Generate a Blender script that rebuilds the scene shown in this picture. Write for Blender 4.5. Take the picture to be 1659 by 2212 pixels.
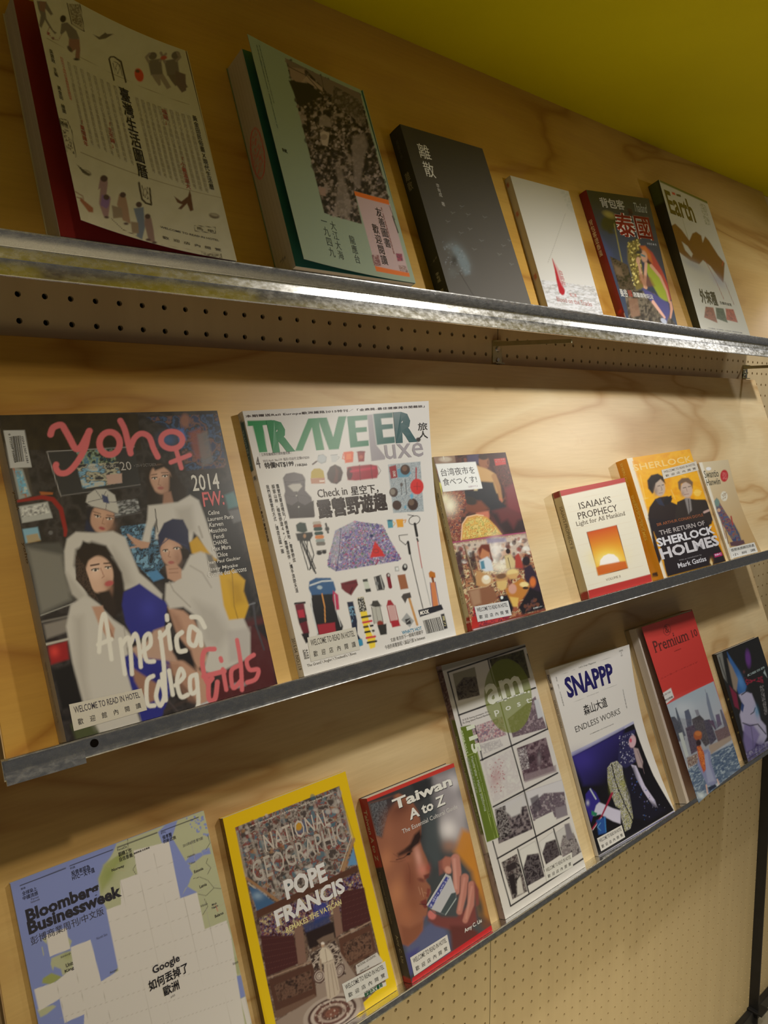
import bpy, math, random
import numpy as np
from mathutils import Vector, Matrix

# ------------------------------------------------------------------ camera
D = bpy.data
scene = bpy.context.scene
for o in list(D.objects): D.objects.remove(o)
CAMZ = 1.65
F_PX = 1714.456; CX, CY = 829.5, 1106.0
R = np.array([[0.74415871,-0.08442887,0.66264589],[-0.66798195,-0.08620502,0.73916764],[-0.00528368,-0.99269354,-0.12054718]])
cam_d = D.cameras.new('camera'); cam = D.objects.new('camera', cam_d); scene.collection.objects.link(cam)
cam_d.sensor_fit = 'VERTICAL'; cam_d.sensor_height = 24.0; cam_d.lens = F_PX/2212*24.0
cam_d.clip_start = 0.02; cam_d.clip_end = 50
rx, ry, rz = R[:,0], -R[:,1], -R[:,2]
cam.matrix_world = Matrix(((rx[0],ry[0],rz[0],0),(rx[1],ry[1],rz[1],0),(rx[2],ry[2],rz[2],CAMZ),(0,0,0,1)))
scene.camera = cam
vs = scene.view_settings
scene.display_settings.display_device = 'sRGB'
vs.view_transform = 'Standard'; vs.look = 'None'; vs.gamma = 1.0; vs.use_curve_mapping = False
vs.exposure = 0.0
# ------------------------------------------------------------------ world and lamps
world = D.worlds.new('world'); scene.world = world; world.use_nodes = True
world.node_tree.nodes['Background'].inputs[0].default_value = (1.0, 0.94, 0.86, 1)
world.node_tree.nodes['Background'].inputs[1].default_value = 0.07
def lamp(name, loc, power, col, radius=0.02, target=None, size=2.0, blend=1.0):
    l = D.lights.new(name, 'SPOT'); l.energy = power; l.color = col; l.shadow_soft_size = radius
    l.spot_size = size; l.spot_blend = blend
    o = D.objects.new(name, l); scene.collection.objects.link(o)
    o.location = (loc[0], loc[1], loc[2]+CAMZ)
    t = Vector(target if target else (loc[0], loc[1]+0.6, loc[2]-0.8)); t.z += CAMZ
    o.rotation_euler = (t-o.location).to_track_quat('-Z','Y').to_euler()
    return o
lamp('ceiling_or_fill_spot', (0.14, 0.10, 0.36), 10.0, (1.0,0.82,0.55), 0.022, (0.22,0.70,-0.95), 1.75)  # added fill spot, out of view, lifts the dim left end
lamp('ceiling_or_fill_spot', (1.05, 0.19, 0.37), 19.5, (1.0,0.94,0.84), 0.022, (0.92,0.78,-0.90), 2.34)
lamp('ceiling_or_fill_spot', (1.97, 0.24, 0.37), 12.0, (1.0,0.96,0.90), 0.022, (1.55,0.78,-0.60), 2.40)
lamp('ceiling_or_fill_spot', (2.15, 0.50, 0.42), 2.5, (1.0,0.97,0.95), 0.018, (1.85,0.80,-0.30), 1.5, 0.4)
lamp('bounce_fill', (0.9, -0.9, 0.45), 360.0, (1.0,0.88,0.60), 0.05, (0.9,-0.7,-1.6), 1.9)  # added unseen fill behind the camera, bounced off floor and ceiling

# ------------------------------------------------------------------ helpers
S, C_ = math.sin(math.radians(20.7584)), math.cos(math.radians(20.7584))
LEAN = math.radians(20.7584)
PEG = 820.17                                     # pegboard face, mm from the camera
UNIT = {1: np.array([0,812.7,495.4]), 2: np.array([0,808.2,77.4]), 3: np.array([0,808.2,-329.0])}
FLOOR = {1:-388.0, 2:-380.5, 3:-399.5}           # height of the metal ledge along each leaning panel
NV = np.array([0,-C_,S]); LV = np.array([0,S,C_])
def at(px, unit, t):
    """point of a leaning panel (x, up the lean) that the photographed point px shows, t mm proud of the panel"""
    P = UNIT[unit]; r = R@np.array([px[0]-CX, px[1]-CY, F_PX]); Q = P+NV*t
    q = r*(NV@Q)/(NV@r); d = q-P
    return d[0], d@LV
def on_wall(px, Y=PEG):
    r = R@np.array([px[0]-CX, px[1]-CY, F_PX]); r = r*Y/r[1]; return r[0], r[2]
def lin(c):
    c = np.clip(np.asarray(c, float),0,1)
    return np.where(c<=0.04045, c/12.92, ((c+0.055)/1.055)**2.4)
def link(o, parent=None):
    scene.collection.objects.link(o)
    if parent: o.parent = parent
    return o
def mesh_obj(name, V, F, mat, parent=None, smooth=False, scale=0.001, col=None):
    me = D.meshes.new(name); me.from_pydata([tuple(v) for v in np.asarray(V,float)*scale], [], [tuple(int(i) for i in f) for f in F])
    if smooth: me.polygons.foreach_set('use_smooth', [True]*len(me.polygons))
    me.materials.append(mat)
    if col is not None:
        a = me.color_attributes.new('Col','FLOAT_COLOR','POINT'); a.data.foreach_set('color', np.asarray(col,np.float32).ravel())
    me.update()
    return link(D.objects.new(name, me), parent)
def box_vf(x0,x1,y0,y1,z0,z1):
    V = [(x,y,z) for x in (x0,x1) for y in (y0,y1) for z in (z0,z1)]
    return V, [(0,1,3,2),(4,6,7,5),(0,4,5,1),(2,3,7,6),(0,2,6,4),(1,5,7,3)]
def box(name, x0,x1,y0,y1,z0,z1, mat, parent=None, bevel=0, scale=0.001):
    V,F = box_vf(x0,x1,y0,y1,z0,z1); o = mesh_obj(name,V,F,mat,parent,scale=scale)
    if bevel:
        m = o.modifiers.new('bevel','BEVEL'); m.width = bevel*scale; m.segments = 2
    return o
def tag(o, label=None, cat=None, group=None, kind=None):
    if label: o['label'] = label
    if cat: o['category'] = cat
    if group: o['group'] = group
    if kind: o['kind'] = kind
    return o
def empty(name, loc_mm, rotx=0.0):
    o = D.objects.new(name, None); o.empty_display_size = 0.02; link(o)
    o.location = (loc_mm[0]*.001, loc_mm[1]*.001, loc_mm[2]*.001+CAMZ); o.rotation_euler = (rotx,0,0)
    return o
def on_unit(name, unit, x, s, t=0):
    """an empty standing on the leaning panel: local x along it, z up the lean, -y out of it"""
    p = UNIT[unit]+LV*s+NV*t; return empty(name, (x,p[1],p[2]), -LEAN)

# ------------------------------------------------------------------ materials
def mat(name, base=(.8,.8,.8), rough=.5, metal=0., spec=.5, coat=0.):
    m = D.materials.new(name); m.use_nodes = True; b = m.node_tree.nodes['Principled BSDF']
    b.inputs['Base Color'].default_value = (*base,1); b.inputs['Roughness'].default_value = rough
    b.inputs['Metallic'].default_value = metal; b.inputs['Specular IOR Level'].default_value = spec
    b.inputs['Coat Weight'].default_value = coat; b.inputs['Coat Roughness'].default_value = .12
    return m, m.node_tree.nodes, m.node_tree.links, b
def ramp(N, stops):
    r = N.new('ShaderNodeValToRGB'); e = r.color_ramp.elements
    while len(e) < len(stops): e.new(0.5)
    for k,(p,c) in enumerate(stops): e[k].position = p; e[k].color = (*c,1)
    return r
def noise(N, scale, detail=4, rough=.5, dist=0.):
    n = N.new('ShaderNodeTexNoise'); n.inputs['Scale'].default_value = scale; n.inputs['Detail'].default_value = detail
    n.inputs['Roughness'].default_value = rough; n.inputs['Distortion'].default_value = dist; return n
def coords(N, L, scale=(1,1,1), loc=(0,0,0), rot=(0,0,0)):
    t = N.new('ShaderNodeTexCoord'); m = N.new('ShaderNodeMapping'); L.new(t.outputs['Object'], m.inputs['Vector'])
    m.inputs['Scale'].default_value = scale; m.inputs['Location'].default_value = loc; m.inputs['Rotation'].default_value = rot
    return m
def bump(N, L, src, b, strength=.2, dist=.001):
    u = N.new('ShaderNodeBump'); u.inputs['Strength'].default_value = strength; u.inputs['Distance'].default_value = dist
    L.new(src, u.inputs['Height']); L.new(u.outputs['Normal'], b.inputs['Normal'])
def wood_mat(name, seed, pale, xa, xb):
    """rotary-cut softwood veneer, with the whiter light and sheen of its right-hand end mixed into the colour"""
    m,N,L,b = mat(name, rough=.40, spec=.4)
    mp = coords(N,L,(.75,1,3.2),(seed,0,seed*.7))
    n1 = noise(N,1.7,3,.45,.9); L.new(mp.outputs[0], n1.inputs['Vector'])
    mul = N.new('ShaderNodeMath'); mul.operation='MULTIPLY'; mul.inputs[1].default_value = 7.0; L.new(n1.outputs['Fac'], mul.inputs[0])
    fr = N.new('ShaderNodeMath'); fr.operation='PINGPONG'; fr.inputs[1].default_value = 1.0; L.new(mul.outputs[0], fr.inputs[0])
    r1 = ramp(N, [(0,(.40,.19,.028)),(.16,(.55,.31,.058)),(.55,(.62,.37,.080)),(1,(.67,.42,.10))]); L.new(fr.outputs[0], r1.inputs[0])
    r1b = ramp(N, [(0,(.54,.35,.16)),(.16,(.67,.50,.27)),(1,(.76,.62,.38))]); L.new(fr.outputs[0], r1b.inputs[0])  # paler set: lamp sheen on the right painted into the wood colour
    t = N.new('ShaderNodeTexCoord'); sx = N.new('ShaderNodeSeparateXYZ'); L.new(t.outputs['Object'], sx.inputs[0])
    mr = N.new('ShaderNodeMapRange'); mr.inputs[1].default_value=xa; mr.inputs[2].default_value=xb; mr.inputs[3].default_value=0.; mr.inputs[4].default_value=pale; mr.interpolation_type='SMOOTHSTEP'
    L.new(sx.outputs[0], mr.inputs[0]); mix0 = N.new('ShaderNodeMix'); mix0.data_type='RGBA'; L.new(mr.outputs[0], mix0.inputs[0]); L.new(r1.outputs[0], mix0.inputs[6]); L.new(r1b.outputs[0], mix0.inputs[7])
    mp2 = coords(N,L,(14,1,260),(seed,0,0)); n2 = noise(N,1.0,3,.6,.2); L.new(mp2.outputs[0], n2.inputs['Vector'])
    r2 = ramp(N, [(.3,(.82,.80,.76)),(.7,(1,1,1))]); L.new(n2.outputs['Fac'], r2.inputs[0])
    mx = N.new('ShaderNodeMix'); mx.data_type='RGBA'; mx.blend_type='MULTIPLY'; mx.inputs[0].default_value=.5
    L.new(mix0.outputs[2], mx.inputs[6]); L.new(r2.outputs[0], mx.inputs[7])
    mp3 = coords(N,L,(2.0,1,8),(seed*3,0,4)); n3 = noise(N,1.6,5,.6,1.2); L.new(mp3.outputs[0], n3.inputs['Vector'])
    r3 = ramp(N, [(.58,(0,0,0)),(.76,(1,1,1))]); L.new(n3.outputs['Fac'], r3.inputs[0])
    mm = N.new('ShaderNodeMath'); mm.operation='MULTIPLY'; mm.inputs[1].default_value=.5; L.new(r3.outputs[0], mm.inputs[0])
    mx2 = N.new('ShaderNodeMix'); mx2.data_type='RGBA'; L.new(mm.outputs[0], mx2.inputs[0]); L.new(mx.outputs[2], mx2.inputs[6]); mx2.inputs[7].default_value=(.50,.27,.10,1)
    L.new(mx2.outputs[2], b.inputs['Base Color']); bump(N,L,n2.outputs['Fac'],b,.08,.0004)
    return m
def galv_mat(name):
    m,N,L,b = mat(name,(.62,.63,.64),.32,1.0)
    mp = coords(N,L,(55,110,110)); v = noise(N,2.2,3,.6,.3); L.new(mp.outputs[0], v.inputs['Vector'])
    r = ramp(N, [(.3,(.64,.65,.66)),(.5,(.70,.71,.72)),(.72,(.76,.77,.78))]); L.new(v.outputs['Fac'], r.inputs[0]); L.new(r.outputs[0], b.inputs['Base Color'])
    r2 = ramp(N, [(.3,(.20,.20,.20)),(.7,(.32,.32,.32))]); L.new(v.outputs['Fac'], r2.inputs[0]); L.new(r2.outputs[0], b.inputs['Roughness'])
    n = noise(N,9,5,.7); mp2 = coords(N,L,(40,160,160)); L.new(mp2.outputs[0], n.inputs['Vector']); bump(N,L,n.outputs['Fac'],b,.008,.0003)
    return m
def flat_noise_mat(name, c1, c2, scale=(6,6,6), rough=.5, metal=0., detail=4, bmp=.05, spec=.4):
    m,N,L,b = mat(name, rough=rough, metal=metal, spec=spec)
    mp = coords(N,L,scale); n = noise(N,1,detail,.6); L.new(mp.outputs[0], n.inputs['Vector'])
    r = ramp(N,[(.3,c1),(.7,c2)]); L.new(n.outputs['Fac'], r.inputs[0]); L.new(r.outputs[0], b.inputs['Base Color'])
    if bmp: bump(N,L,n.outputs['Fac'],b,bmp,.001)
    return m
def print_mat(name, rough=.34, coat=.25, spec=.45):
    m,N,L,b = mat(name, rough=rough, coat=coat, spec=spec)
    a = N.new('ShaderNodeVertexColor'); a.layer_name = 'Col'; L.new(a.outputs['Color'], b.inputs['Base Color'])
    mp = coords(N,L,(60,60,60)); n = noise(N,1.4,3,.5); L.new(mp.outputs[0], n.inputs['Vector']); bump(N,L,n.outputs['Fac'],b,.03,.0006)
    return m
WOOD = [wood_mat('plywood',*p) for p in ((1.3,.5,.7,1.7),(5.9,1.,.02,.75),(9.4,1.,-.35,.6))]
PLYEDGE = flat_noise_mat('plywood_edge',(.22,.12,.05),(.62,.42,.2),(1,900,1),.6,detail=2)
GALV = galv_mat('galvanised_steel')
PEGM = flat_noise_mat('hardboard',(.55,.435,.255),(.61,.49,.29),(30,30,1.5),.33,bmp=.02,spec=.5)
DARK = flat_noise_mat('dark_void',(.012,.008,.004),(.02,.013,.007),rough=.9,bmp=0)
YELL = flat_noise_mat('yellow_paint',(.60,.52,.003),(.64,.56,.004),(5,5,5),.6,bmp=.03,spec=.1)
BLACK = flat_noise_mat('black_steel',(.012,.012,.014),(.02,.02,.022),(20,20,20),.4)
FLOORM = flat_noise_mat('floor_concrete',(.32,.29,.24),(.40,.36,.30),(4,4,4),.5)
WALLM = flat_noise_mat('wall_paint',(.34,.30,.24),(.38,.33,.27),(4,4,4),.7)
ZINC = flat_noise_mat('zinc_plate',(.50,.50,.30),(.62,.60,.42),(60,60,60),.35,1.0)
SCREW = flat_noise_mat('screw_steel',(.5,.5,.5),(.7,.7,.7),(200,200,200),.25,1.0)
def pages_mat(name, c1, c2, axis=1):
    sc = [3,3,3]; sc[axis] = 1500
    return flat_noise_mat(name,c1,c2,tuple(sc),.75,detail=2,bmp=.1,spec=.2)
PAGES = pages_mat('page_edges',(.62,.57,.50),(.80,.75,.68))
PAGES_TAN = pages_mat('tan_page_edges',(.36,.27,.15),(.52,.42,.26))
PRINT = print_mat('printed_gloss'); PRINT_MATT = print_mat('printed_matt',.55,0,.3); STICK = print_mat('laminated_label',.12,.6)
def plain(name, c, rough=.4, coat=.1):
    return flat_noise_mat(name, tuple(np.array(c)*.94), tuple(np.minimum(np.array(c)*1.05,1)), (25,25,25), rough, bmp=.03)
CLEAR = mat('clear_film',(1,1,1),.06)[0]; CLEAR.node_tree.nodes['Principled BSDF'].inputs['Alpha'].default_value = .16

# ------------------------------------------------------------------ room
def struct(o): o['kind'] = 'structure'; return o
X_L, X_R, Y_B = -900.0, 4200.0, -2200.0
ZF, ZC = -1650.0, 494.0
struct(box('floor', X_L,X_R,Y_B,900, ZF-40,ZF, FLOORM)).location.z = CAMZ
struct(box('ceiling', X_L,X_R,-500,900, ZC,ZC+40, YELL)).location.z = CAMZ
struct(box('baseboard_back', X_L,X_R,PEG-16,PEG-.2, ZF+.2,ZF+40, BLACK, bevel=2)).location.z = CAMZ
wall = struct(box('wall_back', X_L,X_R,PEG+8,PEG+60, ZF,ZC, DARK)); wall.location.z = CAMZ
PITCH = 25.4; HX, HZ = 262.3, 118.5
def pegboard(x0, x1, z0, z1, hx=HX, hz=HZ, r=3.0, seg=10, depth=5.0, PX=25.4, PZ=25.4):
    """sheet of hardboard with real drilled holes on the 1 inch grid"""
    V=[];F=[]
    i0, i1 = math.ceil((x0-hx)/PX-.5), math.floor((x1-hx)/PX+.5)
    j0, j1 = math.ceil((z0-hz)/PZ-.5), math.floor((z1-hz)/PZ+.5)
    a = np.arange(seg)*2*math.pi/seg+math.pi/seg
    for j in range(j0, j1+1):
        for i in range(i0, i1+1):
            cx, cz = hx+i*PX, hz+j*PZ
            xa,xb = max(x0,cx-PX/2), min(x1,cx+PX/2); za,zb = max(z0,cz-PZ/2), min(z1,cz+PZ/2)
            if xb<=xa or zb<=za: continue
            b = len(V)
            if cx-r-1<xa or cx+r+1>xb or cz-r-1<za or cz+r+1>zb:
                V += [(xa,0,za),(xb,0,za),(xb,0,zb),(xa,0,zb)]; F.append((b,b+1,b+2,b+3)); continue
            inner = [(cx+r*math.cos(t),0,cz+r*math.sin(t)) for t in a]
            back = [(cx+r*math.cos(t),depth,cz+r*math.sin(t)) for t in a]
            sq = [(xb,0,zb),(xa,0,zb),(xa,0,za),(xb,0,za)]
            V += inner+back+sq; q = b+2*seg
            for k in range(seg):
                k2 = (k+1)%seg; F.append((b+k,b+k2,b+seg+k2,b+seg+k))
            # ring: fan corner triangles
            per = seg/4
            corner = [int(round(((math.pi/4+c*math.pi/2)-a[0])/(2*math.pi/seg)))%seg for c in range(4)]
            for k in range(seg):
                k2 = (k+1)%seg; mid = a[k]+math.pi/seg
                c = int(((mid)//(math.pi/2)))%4; F.append((b+k, q+c, b+k2))
            for c in range(4):       # side quads between neighbouring corners
                ang = (c+1)*math.pi/2    # boundary direction between quadrant c and c+1
                kk = min(range(seg), key=lambda k: abs((a[k]-ang+math.pi)%(2*math.pi)-math.pi)+ (0 if True else 0))
                # vertex that both quadrants' fans meet at
                for k in range(seg):
                    if int((a[k]+math.pi/seg)//(math.pi/2))%4 != int(((a[k]-math.pi/seg)%(2*math.pi))//(math.pi/2))%4 and int(((a[k]-math.pi/seg)%(2*math.pi))//(math.pi/2))%4==c:
                        F.append((b+k, q+c, q+(c+1)%4))
    o = mesh_obj('pegboard', V, F, PEGM, wall); o.location = (0, PEG*.001, 0)
    return o
SEAM = 975.5
for x0,x1 in ((X_L,SEAM-.6),(SEAM+.6,2194.0),(2195.2,X_R)):
    if x0 == X_L: x0 = 60
    if x1 == X_R: x1 = 3000
    pegboard(x0,x1,-352,ZC-1)
    pegboard(x0,x1,ZF+1,-352.6,727.6,-903.3,PX=26.1,PZ=28.0)
# steel post in front of the pegboard on the right
post = empty('steel_post', (2062,PEG-.3,ZF)); tag(post,'black slotted steel post standing against the pegboard at far right','post')
box('upright', 0,5,-25,0,0.3,ZC-ZF-.5, BLACK, post, bevel=.8)
box('base_plate', -12,30,-40,0,40.5,46, BLACK, post, bevel=1)
# ------------------------------------------------------------------ the three leaning display shelves
PX0, PX1 = 184.0, 1876.0
LEN = {1:414.0, 2:398.5, 3:418.0}; LEDGE = {1:25.0, 2:22.0, 3:22.0}
def cylinder_vf(c, ax, r, h, seg=16, r2=None):
    ax = np.array(ax,float); ax/=np.linalg.norm(ax); u = np.cross(ax,(0,0,1)) if abs(ax[2])<.9 else np.cross(ax,(1,0,0)); u/=np.linalg.norm(u); w = np.cross(ax,u)
    r2 = r if r2 is None else r2; V=[];F=[]
    for k in range(seg):
        t=2*math.pi*k/seg; V.append(np.array(c)+(u*math.cos(t)+w*math.sin(t))*r)
    for k in range(seg):
        t=2*math.pi*k/seg; V.append(np.array(c)+ax*h+(u*math.cos(t)+w*math.sin(t))*r2)
    for k in range(seg): F.append((k,(k+1)%seg,seg+(k+1)%seg,seg+k))
    F.append(tuple(range(seg))[::-1]); F.append(tuple(range(seg,2*seg)))
    return V,F
def join_vf(parts):
    V=[];F=[]
    for v,f in parts:
        b=len(V); V+= [tuple(p) for p in v]; F+=[tuple(i+b for i in q) for q in f]
    return V,F
def ledge_vf(L, floor, leg, d, fo=0., th=1.6):
    """folded steel angle: a floor sticking out of the panel and a leg lying on its face (profile in y,z)"""
    prof = [(-.2,floor),(-d,floor),(-d-.6,floor-.5),(-d-.2,floor-th)]
    for k in range(5):
        a = math.pi/2*k/4; prof.append((-th-fo-.5+.5*math.sin(a), floor-th-.5+.5*math.cos(a)))
    if fo: prof += [(-th-.3,floor-11),(-th,floor-11.6)]
    prof += [(-th,leg+1.2),(-th-.5,leg+.2),(-.9,leg),(-.2,leg+.2)]
    n=len(prof); V=[];F=[]
    for x in (0,L):
        V += [(x,y,z) for y,z in prof]
    for k in range(n): F.append((k,(k+1)%n,n+(k+1)%n,n+k))
    F.append(tuple(range(n))); F.append(tuple(range(n,2*n))[::-1])
    return V,F
UL = {1:'upper leaning plywood display shelf below the yellow ceiling',2:'middle leaning plywood display shelf with grey steel ledge',3:'lower leaning plywood display shelf above the open pegboard'}
W = PX1-PX0
for u in (1,2,3):
    e = on_unit('display_shelf', u, PX0, 0); tag(e, UL[u], 'shelf')
    pb_ = -LEN[u]+(15 if u==1 else .5)
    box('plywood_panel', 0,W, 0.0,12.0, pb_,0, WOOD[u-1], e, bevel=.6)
    # darker laminated ends
    box('panel_edge', -1.0,-.05, 0.2,11.8, pb_+.3,-.6, PLYEDGE, e)
    box('panel_edge', W+.05,W+1.0, 0.2,11.8, pb_+.3,-.6, PLYEDGE, e)
    V,F = ledge_vf(W+8, FLOOR[u], -LEN[u]-.3, LEDGE[u], 2.6 if u==1 else 0.); o = mesh_obj('steel_ledge',V,F,GALV,e); o.location.x = -.004
    if u == 2:
        V,F = join_vf([box_vf(-3,62,-3.2,-1.7,-LEN[u]-4.0,FLOOR[u]-3)]); mesh_obj('end_clip',V,F,GALV,e)
        V,F = cylinder_vf((72,-1.2,-388),(0,-1,0),3.6,1.2); mesh_obj('screw_hole',V,F,DARK,e)
def local(e, pts):      # world-frame mm points (camera origin) into the frame of empty e
    M = e.matrix_basis.inverted(); return [tuple(M@Vector((p[0]*.001,p[1]*.001,p[2]*.001+CAMZ))*1000) for p in pts]
bpy.context.view_layer.update()
shelf = {u:[o for o in D.objects if o.get('label')==UL[u]][0] for u in (1,2,3)}
def bracket(x, ztop, label):
    """plate screwed to the pegboard with a thin arm running out under the upper shelf"""
    bz = UNIT[1][2]-LEN[1]*C_; by = UNIT[1][1]-LEN[1]*S
    e = empty('shelf_bracket', (x,PEG-.2,ztop-26)); tag(e,label,'bracket',None)
    P = PEG-.2; Lr = P-by-8
    V,F = join_vf([box_vf(0,21,-2.2,0,0,26), box_vf(0,21,-8,-2.2,24.4,26)]); mesh_obj('plate',V,F,ZINC,e)
    dz = bz-1.5-(ztop-26)
    V = [(0,-2.2,17),(0,-2.2,24),(0,-Lr,dz-6),(0,-Lr,dz-.5),(2,-2.2,17),(2,-2.2,24),(2,-Lr,dz-6),(2,-Lr,dz-.5)]
    F = [(0,2,3,1),(4,5,7,6),(0,1,5,4),(2,6,7,3),(0,4,6,2),(1,3,7,5)]; mesh_obj('arm',V,F,ZINC,e)
    V,F = cylinder_vf((11,-2.2,13),(0,-1,0),5,2.2,16,3.6); mesh_obj('screw', V, F, SCREW, e)
    return e
bracket(962,115.0,'zinc bracket with thin arm under the upper shelf, near the picture middle'); bracket(1836,110,'zinc bracket with thin arm at the right end of the upper shelf')
def clip(u, x, label):
    zt = UNIT[u][2]+2
    e = empty('mounting_clip', (x,PEG-.2,zt)); tag(e,label,'bracket')
    V,F = join_vf([box_vf(0,21,-2.0,0,0,11), box_vf(0,21,-9,-2.0,0,1.5)]); mesh_obj('plate',V,F,ZINC,e)
    V,F = cylinder_vf((11,-2.0,6),(0,-1,0),3.6,1.8,16,3); mesh_obj('screw', V, F, SCREW, e)
clip(2,962,'zinc clip holding the middle shelf below the centre bracket'); clip(2,1836,'zinc clip holding the right end of the middle shelf')
# ------------------------------------------------------------------ printed sheets
def homography(src, dst):
    A=[];b=[]
    for (x,y),(u,v) in zip(src,dst):
        A.append([x,y,1,0,0,0,-u*x,-u*y]); b.append(u); A.append([0,0,0,x,y,1,-v*x,-v*y]); b.append(v)
    h = np.linalg.solve(np.array(A,float),np.array(b,float)); return np.append(h,1).reshape(3,3)
def happly(H,p):
    p=np.asarray(p,float); q=p@H[:,:2].T+H[:,2]; return q[...,:2]/q[...,2:3]
_tc = {}
def text_mesh(body, bold=0.0, shear=0.0, serif=False, spacing=1.0, line=1.0, align='CENTER'):
    key=(body,bold,shear,serif,spacing,line,align)
    if key in _tc: return _tc[key]
    cu = D.curves.new('t','FONT'); cu.body = body; cu.size = 1; cu.resolution_u = 2; cu.shear = shear
    latin = max(map(ord,body)) < 0x2000
    if latin: cu.offset = bold*(.55 if bold<.05 else .62)
    cu.space_character = spacing; cu.space_line = line; cu.align_x = align; cu.fill_mode = 'FRONT'
    ob = D.objects.new('t',cu); scene.collection.objects.link(ob)
    dg = bpy.context.evaluated_depsgraph_get(); me = D.meshes.new_from_object(ob.evaluated_get(dg))
    n=len(me.vertices); V=np.zeros(n*3,np.float32); me.vertices.foreach_get('co',V); V=V.reshape(-1,3)[:,:2].astype(float)
    F=[tuple(p.vertices) for p in me.polygons]
    D.objects.remove(ob); D.curves.remove(cu); D.meshes.remove(me)
    if serif and n:
        cnt={}
        for f in F:
            for a,b in zip(f,f[1:]+f[:1]): cnt[(min(a,b),max(a,b))]=cnt.get((min(a,b),max(a,b)),0)+1
        VV=list(map(tuple,V))
        h=.73
        for (a,b),c in cnt.items():
            if c!=1: continue
            pa,pb=V[a],V[b]
            if abs(pa[1]-pb[1])>.012 or not .03<abs(pa[0]-pb[0])<.22: continue
            yy=(pa[1]+pb[1])/2; lines=[k*-line for k in range(body.count('\n')+1)]
            low=min(abs(yy-l) for l in lines)<.03; hi=min(abs(yy-l-h) for l in lines)<.04+bold or min(abs(yy-l-.54) for l in lines)<.04
            if not(low or hi): continue
            xa,xb=min(pa[0],pb[0])-.065,max(pa[0],pb[0])+.065; k=len(VV); t=.035*(1 if low else -1)
            VV+=[(xa,yy),(xb,yy),(xb,yy+t),(xa,yy+t)]; F.append((k,k+1,k+2,k+3) if t>0 else (k+3,k+2,k+1,k))
        V=np.array(VV)
    if bold and n and not latin:
        n=len(V); b=bold*.62; dd=((-1,-1),(1,-1),(-1,1),(1,1))+(((0,0),) if bold>.03 else ())
        V=np.concatenate([V+np.array(d)*b for d in dd]); F=[tuple(i+k*n for i in f) for k in range(len(dd)) for f in F]
    _tc[key]=(V,F); return V,F
def curve(pts,n=5):
    """rounds a brush stroke"""
    P=[pts[0]]+list(pts)+[pts[-1]]; out=[]
    for i in range(1,len(P)-2):
        for k in range(n):
            t=k/n; out.append(tuple(.5*(2*P[i][j]+(P[i+1][j]-P[i-1][j])*t+(2*P[i-1][j]-5*P[i][j]+4*P[i+1][j]-P[i+2][j])*t*t+(3*P[i][j]-P[i-1][j]-3*P[i+1][j]+P[i+2][j])*t**3) for j in (0,1)))
    return out+[tuple(pts[-1])]
def vnoise(x,y,seed=0):
    """smooth value noise, vectorised"""
    xi=np.floor(x).astype(np.int64); yi=np.floor(y).astype(np.int64); fx=x-xi; fy=y-yi
    fx=fx*fx*(3-2*fx); fy=fy*fy*(3-2*fy)
    def h(a,b):
        n=(a*374761393+b*668265263+seed*1442695041)&0x7fffffff; n=((n^(n>>13))*1274126177)&0x7fffffff; return ((n^(n>>16))&0xffff)/65535.
    return (h(xi,yi)*(1-fx)+h(xi+1,yi)*fx)*(1-fy)+(h(xi,yi+1)*(1-fx)+h(xi+1,yi+1)*fx)*fy
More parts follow.
